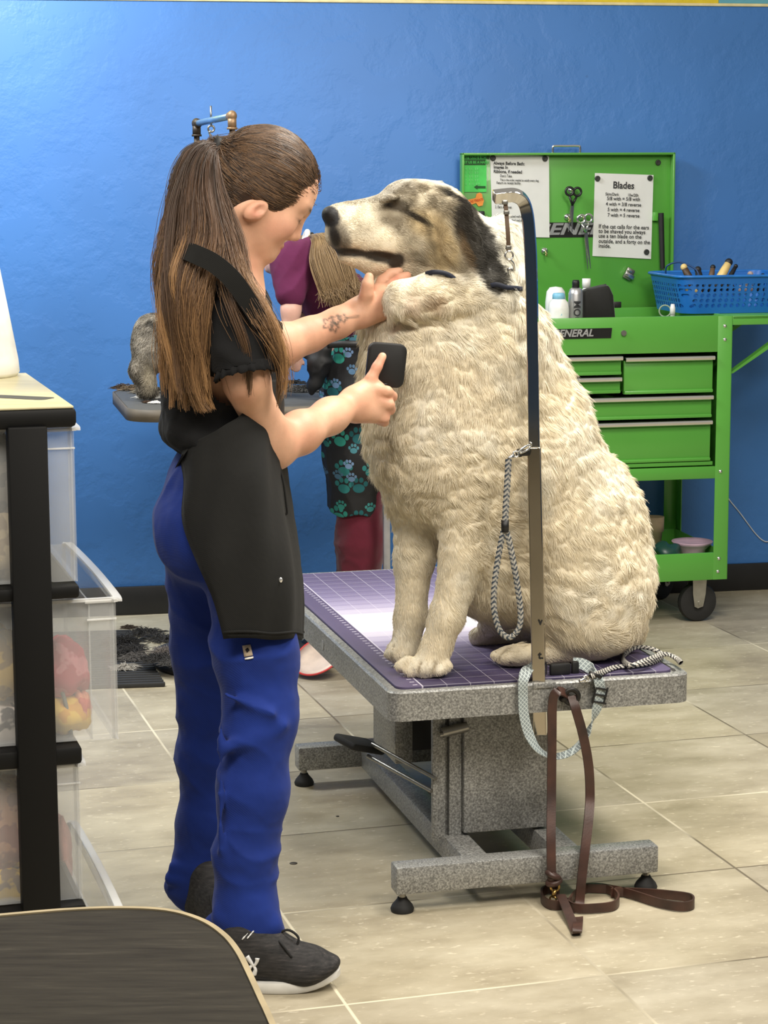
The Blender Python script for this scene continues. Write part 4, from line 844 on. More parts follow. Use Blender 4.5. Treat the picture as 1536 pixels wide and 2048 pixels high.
# --- the brush in her hand
Rb = np.stack([A3((0.985, 0.1, -0.12)), A3((0, 1, 0)), A3((0.12, 0, 0.99))], 1)
bc_ = P(772, 730, HY + 0.03); ex, ey, ez = unit(A3((0.97, 0.18, -0.1))), None, None
ez = unit(A3((0.1, -0.05, 1)) - ex * (A3((0.1, -0.05, 1)) @ ex)); ey = np.cross(ez, ex)
br = thing('slicker_brush', 'black square-backed slicker brush held against the dog\'s chest', 'brush', bc_)
MB().prism(rrect(-0.039, -0.044, 0.039, 0.044, 0.015), bc_ - ey * 0.006, ex, ez, ey, 0.014, 0.003).out('pad', mat('black_rubber_pad', (17, 17, 18), 0.55), br)
bs = MB()
for i in range(12):
    for j in range(13):
        q = bc_ + ex * (-0.033 + 0.006 * i) + ez * (-0.036 + 0.006 * j) + ey * 0.008; bs.cyl(q, q + ey * 0.012 + ez * 0.002, 0.0005, n=4)
bs.out('bristles', STEEL, br)
MB().tube(catmull([bc_ - ez * 0.035 + ey * 0.0, bc_ - ez * 0.055 + ey * 0.004, bc_ - ez * 0.075 + ey * 0.01 - ex * 0.01, bc_ - ez * 0.1 + ey * 0.014 - ex * 0.02], 6), 0.0095, 12).out('handle', BLK, br, True)
# ------------------------------------------------------------------ green tool cart by the wall
AC = radians(12.0); VC = A3((cos(AC), sin(AC), 0)); UC = A3((-sin(AC), cos(AC), 0)); RC = rotz(AC)
C0 = P(1460, 900, 7.02) * A3((1, 1, 0)); CW = 0.745; CD = 0.50
def C(a, d, z=0.0): return C0 + VC * (a - CW) + UC * d + ZZ * z      # a from the left post, d behind the front
def CP(px, py, d=0.0):
    q = PL(px, py, C(0, d), UC); return float((q - C0) @ VC) + CW, float(q[2])
GREEN = mat('green_enamel', (88, 160, 64), 0.32, 0.0, 0.04, 3.0, coat=0.15); GDK = mat('green_enamel_inside', (72, 144, 54), 0.4, 0, 0.05); CHR = mat('bright_chrome', (225, 225, 222), 0.16, 0.95, 0.02)
DARKGAP = mat('dark_gap', (20, 40, 18), 0.7)
cart = thing('tool_cart', 'green rolling tool cart with raised lid and chrome drawer pulls behind the large dog', 'cart', C(CW / 2, CD / 2))
def cb(m_, a0, a1, d0, d1, z0, z1, bev=0.002): return m_.box(C((a0 + a1) / 2, (d0 + d1) / 2, (z0 + z1) / 2), (a1 - a0, d1 - d0, z1 - z0), RC, bev)
zt = CP(1440, 631)[1]; zb = CP(1440, 1159)[1]; z_panel = CP(1300, 707)[1]; z_draw = CP(1300, 928)[1]; z_rail0 = CP(1400, 958)[1]; z_rail1 = CP(1400, 934)[1]; z_sh = CP(1390, 1107)[1]
pw = 0.05
for a, d, s in ((CW - pw, 0, 1), (0, 0, -1), (CW - pw, CD, 1), (0, CD, -1)):
    q = MB(); w0 = a; cb(q, w0, w0 + pw, (0 if d == 0 else d - 0.004), (0.004 if d == 0 else d), zb, zt - 0.002, 0.0015)
    sx_ = (w0 + pw - 0.004, w0 + pw) if s > 0 else (w0, w0 + 0.004); cb(q, sx_[0], sx_[1], 0 if d == 0 else d - pw, pw if d == 0 else d, zb, zt - 0.002, 0.0015); q.out('corner_post', GREEN, cart)
q = MB(); cb(q, pw - 0.002, CW - pw + 0.002, 0.001, 0.02, z_panel, zt); cb(q, 0.004, 0.022, 0.004, CD - 0.004, z_panel, zt - 0.001); cb(q, CW - 0.022, CW - 0.004, 0.004, CD - 0.004, z_panel, zt - 0.001); cb(q, 0.02, CW - 0.02, CD - 0.02, CD - 0.004, z_panel, zt - 0.001)
cb(q, 0.01, CW - 0.01, 0.01, CD - 0.01, z_panel, z_panel + 0.01); q.out('top_tray', GREEN, cart)
q = MB(); cb(q, 0.005, 0.02, 0.01, CD - 0.005, z_rail0, z_panel); cb(q, CW - 0.022, CW - 0.005, 0.01, CD - 0.005, z_rail0, z_panel); cb(q, 0.02, CW - 0.02, CD - 0.02, CD - 0.006, z_rail0, z_panel); cb(q, 0.01, CW - 0.01, 0.03, CD - 0.01, z_rail0, z_rail0 + 0.01); q.out('drawer_case', GDK, cart)
q = MB(); cb(q, pw - 0.002, CW - pw + 0.002, 0.001, 0.03, z_rail0, z_rail1); cb(q, pw, CW - pw - 0.006, 0.008, 0.03, z_rail1 + 0.004, z_draw + 0.001); q.out('front_rail', GREEN, cart)
q = MB(); cb(q, pw - 0.002, CW - pw + 0.002, 0.001, 0.012, zb, z_sh); cb(q, 0.005, CW - 0.005, 0.01, CD - 0.01, zb + 0.02, zb + 0.03); cb(q, 0.005, 0.012, 0.01, CD, zb, z_sh); cb(q, CW - 0.012, CW - 0.005, 0.01, CD, zb, z_sh); cb(q, 0.01, CW - 0.01, CD - 0.012, CD - 0.004, zb, z_sh); q.out('bottom_tray', GREEN, cart)
def drawer(px0, py0, px1, py1):
    a0, _ = CP(px0, py0); a1, z1 = CP(px1, py0); _, z0 = CP(px1, py1); m_ = MB(); cb(m_, a0, a1, 0.012, 0.03, z0, z1 - 0.012, 0.002)
    cb(m_, a0, a1, 0.004, 0.02, z0, z0 + 0.012, 0.004); cb(m_, a0 + 0.01, a1 - 0.01, 0.03, CD - 0.05, z0 + 0.004, z1 - 0.016, 0.002)
    o = m_.out('drawer', GREEN, cart); h = MB(); y = C(0, 0)
    prof = [(0.012, 0.0), (-0.006, -0.001), (-0.009, -0.006), (-0.007, -0.013), (0.001, -0.016), (0.003, -0.013), (-0.003, -0.011), (-0.004, -0.007), (0.012, -0.004)]
    h.prism([(d, z) for d, z in prof], C(a0, 0, z1), UC, ZZ, VC, a1 - a0); h.out('pull', CHR, o); return o
drawer(1028, 712, 1245, 750); drawer(1028, 754, 1243, 787); drawer(1251, 711, 1429, 785); drawer(1028, 790, 1426, 835); drawer(1028, 840, 1424, 922)
for px, py in ((1450, 652), (1450, 679), (1441, 943), (1438, 1117), (1436, 1143)):
    a, z = CP(px, py); MB().lathe(C(a, 0.002, z), [(0.0065, 0), (0.006, 0.003), (0.003, 0.005), (0.0, 0.0055)], -UC, 14).out('bolt', CHR, cart, True)
a, z = CP(1247, 666); MB().cyl(C(a, 0.002, z), C(a, -0.006, z), 0.009).cyl(C(a, -0.006, z), C(a, -0.0065, z), 0.005).out('keyhole', STEEL, cart)
# lid, hinged open at the back
LD = CD + 0.012; la0, lz1 = CP(920, 306, LD); la1, _ = CP(1345, 306, LD); lz0 = zt - 0.004
lid = MB(); cb(lid, la0, la1, LD, LD + 0.004, lz0, lz1); w_ = 0.008
for a0, a1, z0, z1 in ((la0, la1, lz1 - w_, lz1), (la0, la0 + w_, lz0, lz1), (la1 - w_, la1, lz0, lz1)): cb(lid, a0, a1, LD - 0.032, LD + 0.004, z0, z1, 0.002)
lid = lid.out('lid', GREEN, cart)
ah0, zh = CP(1104, 304, LD); ah1, _ = CP(1158, 304, LD); _, zh2 = CP(1130, 292, LD)
MB().tube(catmull([C(ah0, LD - 0.01, lz1 - 0.002), C(ah0, LD - 0.01, zh2 - 0.004), C(ah0 + 0.008, LD - 0.01, zh2), C((ah0 + ah1) / 2, LD - 0.01, zh2), C(ah1 - 0.008, LD - 0.01, zh2), C(ah1, LD - 0.01, zh2 - 0.004), C(ah1, LD - 0.01, lz1 - 0.002)], 6), 0.0042, 10).out('lid_handle', CHR, lid, True)
EMB = mat('emblem_black', (16, 16, 16), 0.4); EMS = mat('emblem_silver', (205, 206, 205), 0.25, 0.6)
a0, z1 = CP(985, 446, LD); a1, z0 = CP(1296, 473, LD); q = MB(); q.prism([(a0, z0), (a1, z0), (a1 + 0.008, z1), (a0 + 0.008, z1)], C(0, LD - 0.0015), VC, ZZ, UC, 0.002); pe = q.out('emblem_plate', EMB, lid)
at_, zz_ = CP(994, 470, LD); text('emblem_lettering', 'US GENERAL', C(at_, LD - 0.003, zz_), VC, ZZ, 0.054, EMS, pe, bold=0.0016, shear=0.28, ext=0.001, wide=1.52)
q = MB(); a0, z1 = CP(1070, 659); a1, z0 = CP(1222, 676); q.prism([(a0, z0), (a1, z0), (a1 + 0.003, z1), (a0 + 0.003, z1)], C(0, -0.0012), VC, ZZ, UC, 0.002); pe = q.out('emblem_plate', EMB, cart)
at_, zz_ = CP(1074, 674.5); text('emblem_lettering', 'US GENERAL', C(at_, -0.0028, zz_), VC, ZZ, 0.0325, EMS, pe, bold=0.0008, shear=0.28, ext=0.001)
# casters
def caster(a, d, yawd, lab=None):
    c = C(a, d, 0.066); t = radians(yawd) + AC; w = A3((-sin(t), cos(t), 0)); f_ = A3((cos(t), sin(t), 0))
    k = MB().lathe(c - w * 0.018, [(0.03, 0.002), (0.046, 0.0), (0.062, 0.004), (0.066, 0.012), (0.066, 0.024), (0.062, 0.032), (0.046, 0.036), (0.03, 0.034)], w, 36).out('caster', RUB, cart)
    fk = MB(); 
    for s in (-1, 1): fk.prism([(-0.026, 0.098), (0.024, 0.098), (0.02, 0.03), (0.012, -0.012), (-0.006, -0.018), (-0.018, -0.012), (-0.024, 0.03)], c + w * (s * 0.026 - 0.0015), f_, ZZ, w, 0.003)
    fk.box(c + ZZ * 0.096, (0.085, 0.07, 0.005), rotz(t)); fk.cyl(c - w * 0.032, c + w * 0.032, 0.007); fk.out('fork', mat('zinc', (176, 174, 166), 0.32, 0.85), k); return k
ca, _ = CP(1400, 1215, 0.03); caster(ca, 0.06, 0); caster(0.08, 0.06, 10); ca2, _ = CP(1330, 1190, 0.4); caster(ca2, CD - 0.06, 40); caster(0.08, CD - 0.06, 0)
# side shelf on a bracket
za = zt - 0.002; q = MB(); cb(q, CW, CW + 0.24, 0.0, CD, za - 0.012, za); cb(q, CW, CW + 0.24, 0.0, 0.003, za - 0.03, za); cb(q, CW + 0.237, CW + 0.24, 0.0, CD, za - 0.03, za)
q.prism([(0, 0), (0.012, 0), (0.24, 0.145), (0.24, 0.165)], C(CW, 0.02, za - 0.19), VC, ZZ, UC, 0.03); q.prism([(0, 0), (0.012, 0), (0.24, 0.145), (0.24, 0.165)], C(CW, CD - 0.05, za - 0.19), VC, ZZ, UC, 0.03)
q.out('side_shelf', GREEN, cart)
# ---- things on the lid
PAPER = mat('white_paper', (228, 228, 224), 0.35, 0, 0.02, coat=0.5); INK = mat('black_ink', (45, 45, 48), 0.7)
LF = LD - 0.0012                                         # just in front of the lid sheet
def sheet(name, quad, label, cat, m=PAPER, lift=0.003):
    pts = [CP(px, py, LF - lift) for px, py in quad]; c = np.mean(pts, axis=0); t = thing(name, label, cat, C(c[0], LF - lift, c[1]))
    MB().prism([(a - 0, z - 0) for a, z in pts], C(0, LF - lift), VC, ZZ, UC, 0.0012).out('paper', m, t)
    ex = A3(VC) * (pts[1][0] - pts[0][0]) + ZZ * (pts[1][1] - pts[0][1]); ex = unit(ex); ey = unit(ZZ - ex * (ZZ @ ex)); return t, ex, ey
def line(t, s, px, py, ex, ey, hpx, align='LEFT', bold=0.0, m=INK, lift=0.005, name='printed_line', wide=0.9):
    a, z = CP(px, py, LF - lift); return text(name, s, C(a, LF - lift, z), ex, ey, hpx * 7.5 / F, m, t, align, bold, ext=0.0003, wide=wide)
t, ex, ey = sheet('notice', [(1190, 346), (1307, 350), (1302, 518), (1185, 512)], 'white laminated notice headed Blades pinned on the lid of the green cart', 'notice')
line(t, 'Blades', 1247, 377, ex, ey, 19, 'CENTER', 0.0006)
for s, x, y in (('Skim/Dark', 1224, 391), ('10w/20h', 1266, 393)): line(t, s, x, y, ex, ey, 8, 'CENTER', 0.0001, wide=0.8)
for s, y in (('5/8 with = 5/8 with', 401), ('4 with = 3/8 reverse', 412), ('5 with = 4 reverse', 423), ('7 with = 5 reverse', 434)): line(t, s, 1247, y, ex, ey, 9.8, 'CENTER', 0.0002)
for s, y in (('If the cat calls for the ears', 456), ('to be shaved you always', 465.5), ('use a ten blade on the', 475), ('outside, and a forty on the', 485.5), ('inside.', 495)): line(t, s, 1197, y, ex, ey, 11, 'LEFT', 0.0002)
t, ex, ey = sheet('notice', [(980, 309), (1098, 312), (1099, 475), (985, 473)], 'white laminated checklist sheet behind the end of the chrome pole', 'notice')
for s, x, y, h in (('Always Before Bath:', 987, 329, 9.5), ('Images In', 987, 337, 9.5), ('Ribbons, if needed', 987, 345.5, 9.5)): line(t, s, x, y, ex, ey, h * 0.9, 'LEFT', 0.0003)
for s, x, y, h in (("Don't Take", 1000, 354, 8.5), ('This is the order needed to satisfy every dog', 1000, 361.5, 7), ('Return to receipt facility', 993, 367.5, 8), ('1. Nails', 990, 408, 8.5), ('2. Ears and eyes', 990, 416, 8.5), ('3. The coat is brushed well and clipped', 990, 434, 7.5), ('4. The coat is bathed and dried', 990, 442, 8), ('5. Face and feet', 990, 450, 8), ('6. Final comb', 990, 459, 8)): line(t, s, x, y, ex, ey, h * 0.85, 'LEFT', wide=0.72)
LG = mat('bright_green_sheet', (78, 206, 92), 0.5); DG = mat('dark_green_ink', (22, 80, 30), 0.6); ORG_ = mat('orange_sheet', (240, 150, 62), 0.6)
t, ex, ey = sheet('poster', [(922, 311), (973, 311), (973, 384), (922, 384)], 'bright green price list with an arrow at the left end of the cart lid', 'poster', LG)
a0, z1 = CP(923, 319, LF - .004); a1, z0 = CP(971, 330, LF - .004); MB().prism([(a0, z0), (a1, z0), (a1, z1), (a0, z1)], C(0, LF - 0.0045), VC, ZZ, UC, 0.001).out('title_band', DG, t)
line(t, 'DAY BATHS & MORE', 924, 317.5, ex, ey, 6.6, 'LEFT', 0.0003, DG); line(t, 'LET US BE A HAND', 925, 327, ex, ey, 7, 'LEFT', 0.0002, LG, 0.006)
for i in range(5): line(t, '$ %d   $ %d   $ %d' % (4 + i, 6 + i, 9), 926, 340 + 7.5 * i, ex, ey, 6, 'LEFT', 0, mat('pale_green_ink', (130, 226, 140), 0.6))
q = MB(); arr = [(948, 374), (955, 369.5), (955, 372), (971, 372), (971, 376.5), (955, 376.5), (955, 379)]; q.prism([CP(x, y, LF - .0045) for x, y in arr], C(0, LF - 0.005), VC, ZZ, UC, 0.001); q.out('arrow', DG, t)
bone = [(926, 404), (924, 399), (928, 396.5), (933, 400), (951, 396), (953, 388), (959, 385), (964, 388), (965, 395), (968, 401), (965, 411), (957, 413), (952, 406), (938, 411), (934, 419), (930, 418), (929, 411)]
pts = [CP(x, y, LF - .003) for x, y in bone]; c = np.mean(pts, axis=0); t = thing('bone_cutout', 'orange paper bone below the bright green price list', 'cutout', C(c[0], LF - .003, c[1]))
MB().prism(pts, C(0, LF - 0.004), VC, ZZ, UC, 0.0015).out('paper', ORG_, t); ex = unit(VC * 0.97 + ZZ * 0.2); ey = unit(ZZ - ex * (ZZ @ ex))
line(t, 'DOG TREATS', 935, 407, ex, ey, 6, 'LEFT', 0.0002, mat('red_ink', (200, 84, 30), 0.6), 0.0055)
MAG = mat('dark_magnet', (44, 46, 42), 0.45)
m0 = None
for px, py, l in ((986, 316, 'round dark magnet at the checklist\'s top left corner'), (1090, 317, 'round dark magnet at the checklist\'s top right corner'), (1195, 357, 'round dark magnet at the top left corner of the Blades notice'), (1300, 356, 'round dark magnet at the top right corner of the Blades notice'), (1293, 504, 'round dark magnet near the bottom right corner of the Blades notice'), (1317, 325, 'round dark magnet alone near the top right corner of the cart lid')):
    a, z = CP(px, py, LF - 0.006); q = C(a, LF - 0.0045 if px < 1310 else LF - 0.0005, z); m_ = MB().lathe(q, [(0.0095, 0), (0.0095, 0.004), (0.0085, 0.005), (0.006, 0.0045), (0, 0.0045)], -UC, 22).out('magnet', MAG, None, True, loc=q); tag(m_, l, 'magnet', 'round magnets on the cart lid')
def hookk(px, py, label):
    a, z = CP(px, py, LF - 0.01); q = C(a, LF, z); t = thing('magnetic_hook', label, 'hook', q, 'magnetic hooks on the cart lid')
    MB().lathe(q, [(0.0115, 0), (0.0115, 0.006), (0.01, 0.008), (0.004, 0.009), (0.0035, 0.014)], -UC, 20).out('base', CHR, t, True)
    MB().tube(catmull([q - UC * 0.012, q - UC * 0.02 - ZZ * 0.002, q - UC * 0.022 - ZZ * 0.014, q - UC * 0.03 - ZZ * 0.016, q - UC * 0.033 - ZZ * 0.006], 5), 0.0026, 8).out('hook', mat('brassy_metal', (198, 182, 128), 0.25, 0.9), t, True); return q
k1 = hookk(1143, 380, 'shiny magnetic hook holding the black-handled scissors'); k2 = hookk(1136, 434, 'shiny magnetic hook left of the scissor blades'); k3 = hookk(1165, 434, 'shiny magnetic hook holding the bright straight shears')
hookk(1090, 502, 'shiny empty magnetic hook below the checklist'); hookk(1049, 528, 'shiny empty magnetic hook beside the chrome pole')
def scissors(loc, ang, L, hm, label, open_=0.1, short=1.0):
    t = thing('scissors', label, 'scissors', loc, 'scissors hanging on the cart lid'); e = -ZZ * cos(ang) + VC * sin(ang); s_ = VC * cos(ang) + ZZ * sin(ang)
    for s in (-1, 1):
        d = unit(e + s_ * s * open_); n_ = unit(np.cross(UC, d)); p0 = loc - UC * (0.012 + 0.003 * s) + e * 0.052
        b = MB().prism([(0, -0.005), (L, -0.001), (L, 0.001), (0, 0.006)], p0, d, n_, UC, 0.0025).out('blade', CHR, t)
        r = p0 - d * 0.035 - s_ * s * 0.012; hd = MB().torus(r - d * 0.012, 0.0135, 0.0042, UC, 24, 8); hd.cyl(p0, r + d * 0.004, 0.0045, 0.004, 8); hd.out('handle', hm, t, True)
    return t
scissors(k1 - UC * 0.022, radians(-4), 0.09, mat('black_handle', (24, 24, 26), 0.4), 'scissors with black finger loops hanging on the cart lid', 0.06)
scissors(k3 - UC * 0.022, radians(6), 0.125, CHR, 'long bright steel shears hanging right of the black-handled scissors', 0.035)
a, z = CP(1258, 548, LF - 0.01); q = C(a, LF, z); t = thing('clipper_blade', 'small steel clipper blade stuck to the lid below the Blades notice', 'blade', q); Rq = RC @ np.array([[cos(.5), 0, sin(.5)], [0, 1, 0], [-sin(.5), 0, cos(.5)]])
MB().box(q - UC * 0.007, (0.03, 0.012, 0.04), Rq, 0.003).out('body', STEEL, t); MB().box(q - UC * 0.016 - ZZ * 0.006, (0.034, 0.006, 0.014), Rq, 0.001).box(q - UC * 0.016 + ZZ * 0.011, (0.018, 0.008, 0.008), Rq, 0.002).out('comb', CHR, t)
a0, z0 = CP(1322, 426, LF - .02); a1, z1 = CP(1325, 537, LF - .02); a2, z2 = CP(1332, 622, LF - .02); q = C(a0, LF - 0.02, z0); t = thing('rod_tool', 'thin steel rod with long black grip hanging at the right edge of the lid', 'tool', q)
MB().tube([q, C(a1, LF - 0.02, z1)], [0.0095, 0.0085], 14).out('grip', mat('black_foam_grip', (26, 27, 26), 0.6), t); MB().cyl(C(a1, LF - 0.02, z1), C(a2, LF - 0.02, z2), 0.003).out('rod', STEEL, t)
MB().box(C(a0 - 0.017, LF - 0.008, z0 - 0.012), (0.016, 0.02, 0.03), RC, 0.002).out('clip', mat('green_enamel_clip', (84, 166, 58), 0.35), t)
a0, z0 = CP(963, 431, LF - .01); q = C(a0, LF, z0); t = tag(MB().box(q - UC * 0.008, (0.02, 0.016, 0.03), RC, 0.003).out('clip', BLK, None, loc=q), 'small black clip on the lid behind the large dog\'s neck', 'clip')
# ---- things in the top tray (standing on its floor)
zf = z_panel + 0.0105
def at(px, d): return C(CP(px, 632, d)[0], d, zf)
WPL = mat('white_plastic', (232, 232, 228), 0.35); 
def bottle(px, d, prof, label, cat, m, name='bottle', capm=None, capprof=None, sq=None):
    q = at(px, d); t = thing(name, label, cat, q); MB().lathe(q, prof, n=28).out('body', m, t, True)
    if capprof: MB().lathe(q, capprof, n=20).out('cap', capm, t, True)
    return t, q
H_ = lambda py, px, d: CP(px, py, d)[1] - zf
d1 = 0.06; h = H_(586, 1116, d1); t, q = bottle(1117, d1, [(0.031, 0), (0.034, 0.006), (0.034, h * 0.72), (0.03, h * 0.84), (0.02, h * 0.9), (0.018, h * 0.93)], 'white bottle with blue cap ring and blue drop label in the cart tray', 'bottle', WPL, capm=mat('pale_blue_cap', (120, 178, 205), 0.4), capprof=[(0.0205, h * 0.88), (0.0205, h * 0.97), (0.017, h), (0, h)])
ang = lambda u, z, r=0.0345: q + VC * r * sin(u) - UC * r * cos(u) + ZZ * z
V = [ang(0, 0.66 * h), ang(-0.55, 0.36 * h), ang(-0.5, 0.2 * h), ang(0, 0.14 * h), ang(0.5, 0.2 * h), ang(0.55, 0.36 * h)]; MB().add(V + [v - UC * 0.0005 for v in V], [(0, 1, 2, 3, 4, 5)]).out('drop_label', mat('sky_blue_print', (130, 186, 212), 0.5), t)
mb = MB(); mb.box(ang(0, 0.4 * h, 0.036), (0.012, 0.001, 0.004), RC).box(ang(0, 0.4 * h, 0.036), (0.004, 0.001, 0.012), RC); mb.out('cross', mat('red_print', (196, 60, 60), 0.5), t)
d2 = 0.15; h = H_(573, 1112, d2); t, q = bottle(1111, d2, [(0.03, 0), (0.033, 0.006), (0.034, h * 0.75), (0.03, h * 0.92), (0.02, h * 0.985), (0, h)], 'round-topped white bottle with a dark grip hole behind the drop-label bottle', 'bottle', WPL); MB().ball(q - UC * 0.027 + ZZ * h * 0.87 + VC * 0.006, 0.011, 14, (1.2, 0.6, 0.7)).out('grip_hole', BLK, t, True)
d1 = 0.07; h = H_(560, 1150, d1); t, q = bottle(1151, d1, [(0.0225, 0), (0.024, 0.004), (0.024, h * 0.8), (0.02, h * 0.87), (0.013, h * 0.89)], 'silver spray can with black cap and black lettering in the cart tray', 'spray can', mat('brushed_silver', (190, 190, 190), 0.3, 0.75), 'spray_can', BLK, [(0.012, h * 0.885), (0.012, h * 0.97), (0.01, h), (0, h)])
text('lettering', 'GROOM', q - UC * 0.0248 + VC * 0.009 + ZZ * h * 0.18, ZZ, -VC, 0.032, INK, t, bold=0.0006)
h = H_(557, 1172, 0.2); bottle(1172, 0.2, [(0.026, 0), (0.028, 0.005), (0.028, h * 0.75), (0.012, h * 0.85), (0.012, h * 0.88)], 'white-capped bottle behind the black pouch', 'bottle', mat('cloudy_plastic', (206, 208, 206), 0.4), capm=WPL, capprof=[(0.014, h * 0.87), (0.014, h), (0, h)])
# pouch
q = at(1200, 0.09); pp = [CP(x, y, 0.09) for x, y in ((1165, 660), (1163, 585), (1172, 578), (1216, 568), (1226, 590), (1232, 660))]; t = thing('pouch', 'black zipped fabric pouch standing in the cart tray', 'pouch', q)
o = MB().prism([(a, max(z, zf + 0.003)) for a, z in pp], C(0, 0.075), VC, ZZ, UC, 0.05, 0.012).out('bag', cloth('black_nylon', (34, 34, 33), 0.6), t); a, z = CP(1232, 610, 0.09); MB().box(C(a + 0.006, 0.1, z), (0.03, 0.006, 0.02), RC, 0.002).out('tab', BLK, t); a0, z0 = CP(1172, 580, 0.09); a1, z1 = CP(1214, 570, 0.09); MB().tube([C(a0, 0.1, z0 + 0.001), C(a1, 0.1, z1 + 0.001)], 0.003, 6).out('zip', BLK, t)
d1 = 0.12; h = H_(608, 1345, d1); bottle(1345, d1, [(0.014, 0), (0.015, 0.004), (0.015, h * 0.6), (0.008, h * 0.72), (0.008, h * 0.76)], 'small clear spray bottle at the right end of the cart tray', 'spray bottle', mat('frosted_clear', (205, 215, 205), 0.3, trans=0.3), 'spray_bottle', WPL, [(0.009, h * 0.74), (0.009, h * 0.9), (0.006, h), (0, h)])
q = at(1330, 0.2); a, z = CP(1330, 622, 0.2); tag(MB().torus(C(a, 0.2, z), 0.019, 0.0025, UC * 0.9 + VC * 0.3).out('wire_ring', mat('pale_wire', (150, 164, 140), 0.4), None, True, loc=q), 'pale wire ring standing up beside the small spray bottle', 'ring')
# ---- basket on the side shelf
def holes_mat():
    n = NT('blue_basket_plastic'); g = n.new('ShaderNodeNewGeometry').outputs['Position']; a = dotn(n, g, VC, float(-(C(0, 0) @ VC))); d = dotn(n, g, UC, float(-(C(0, 0) @ UC))); z = n.new('ShaderNodeSeparateXYZ'); n.link(g, z.inputs[0]); z = z.outputs[2]
    n.b.inputs['Base Color'].default_value = srgb(30, 104, 184); n.b.inputs['Roughness'].default_value = 0.35
    s = mth(n, 'ADD', a, d); cell = lambda t, k: mth(n, 'SUBTRACT', mth(n, 'FRACT', mth(n, 'DIVIDE', t, k)), 0.5); dx = cell(s, 0.0215); dz = cell(mth(n, 'ADD', z, -0.004), 0.017)
    r = mth(n, 'SQRT', mth(n, 'ADD', mth(n, 'MULTIPLY', dx, dx), mth(n, 'MULTIPLY', mth(n, 'MULTIPLY', dz, dz), 0.62)))
    hole = mth(n, 'MULTIPLY', mth(n, 'LESS_THAN', r, 0.3), mth(n, 'MULTIPLY', mth(n, 'GREATER_THAN', z, za + 0.018), mth(n, 'LESS_THAN', z, za + 0.098)))
    n.link(mth(n, 'SUBTRACT', 1.0, hole), n.b.inputs['Alpha']); return n.m
ba0, bz1 = CP(1356, 553, 0.12); bd0, bd1 = 0.1, 0.44; ba0 = CW + 0.012; ba1 = ba0 + 0.36
bk = thing('basket', 'blue plastic basket with round holes on the side shelf of the green cart', 'basket', C((ba0 + ba1) / 2 - 0.1, 0.27, za))
bz1 = CP(1440, 553, 0.1)[1]; lft = CP(1356, 553, 0.12)[0]
inn = lambda k, z: [C(a, d, z) for a, d in rrect(lft + k, bd0 + k * 0.6, lft + 0.42 - k, bd1 - k * 0.6, 0.05, 5)]
top = inn(0, bz1); bot = inn(0.022, za + 0.001); tin = inn(0.004, bz1); bin_ = inn(0.026, za + 0.005); m_ = len(top); V = bot + top + tin + bin_
Fq = [(L * m_ + i, L * m_ + (i + 1) % m_, (L + 1) * m_ + (i + 1) % m_, (L + 1) * m_ + i) for L in range(3) for i in range(m_)] + [tuple(range(m_ - 1, -1, -1)), tuple(3 * m_ + i for i in range(m_))]
MB().add(V, Fq).out('tub', holes_mat(), bk); MB().tube(inn(-0.003, bz1), 0.005, 8, closed=True).out('rim', mat('blue_rim_plastic', (34, 110, 190), 0.35), bk, True)
MB().tube(catmull([C(lft + 0.01, 0.27, bz1), C(lft + 0.012, 0.26, bz1 + 0.03), C(lft + 0.05, 0.24, bz1 + 0.042), C(lft + 0.09, 0.2, bz1 + 0.02), C(lft + 0.1, 0.19, bz1 - 0.01)], 6), 0.003, 8).out('handle', mat('dark_blue_plastic', (24, 62, 110), 0.4), bk, True)
def hair_brush(px0, py0, px1, py1, d, m1, m2, label, r=0.016, tipc=True):
    a0, z0 = CP(px0, py0, d); a1, z1 = CP(px1, py1, d); p, q = C(a0, d, z0), C(a1, d + 0.02, z1); t = thing('grooming_brush', label, 'brush', p, 'brushes in the blue basket')
    e = q - p; MB().tube([p, p + e * 0.15, p + e * 0.6, p + e], [r * 0.6, r, r * 0.9, r * 0.7], 14).out('handle', m1, t, True); MB().ball(q, r * 0.85, 14).out('end_cap', m2, t, True); MB().box(p - ZZ * 0.012, (0.05, 0.04, 0.02), RC, 0.006).out('head', m2, t)
CRM = mat('cream_handle', (224, 196, 128), 0.4)
hair_brush(1435, 566, 1462, 525, 0.2, CRM, BLK, 'cream-handled brush with black end leaning out of the blue basket'); hair_brush(1452, 568, 1476, 533, 0.26, BLK, BLK, 'thin black brush leaning right behind the cream-handled one', 0.009)
hair_brush(1388, 575, 1372, 535, 0.2, mat('dark_wood', (70, 52, 36), 0.5), CRM, 'dark brush with tan head at the left end of the blue basket', 0.014); hair_brush(1402, 572, 1400, 540, 0.2, BLK, BLK, 'short black brush between the two tan-tipped ones', 0.014)
hair_brush(1420, 570, 1430, 535, 0.3, mat('brown_handle', (96, 74, 56), 0.5), BLK, 'brown-handled brush just left of the cream-handled one', 0.011); hair_brush(1490, 570, 1505, 549, 0.2, mat('grey_handle', (130, 128, 126), 0.5), mat('pinkish_grey', (170, 150, 146), 0.5), 'grey brush lying low in the right half of the blue basket', 0.012); hair_brush(1512, 570, 1530, 552, 0.25, BLK, BLK, 'black brush at the right edge of the blue basket', 0.01)
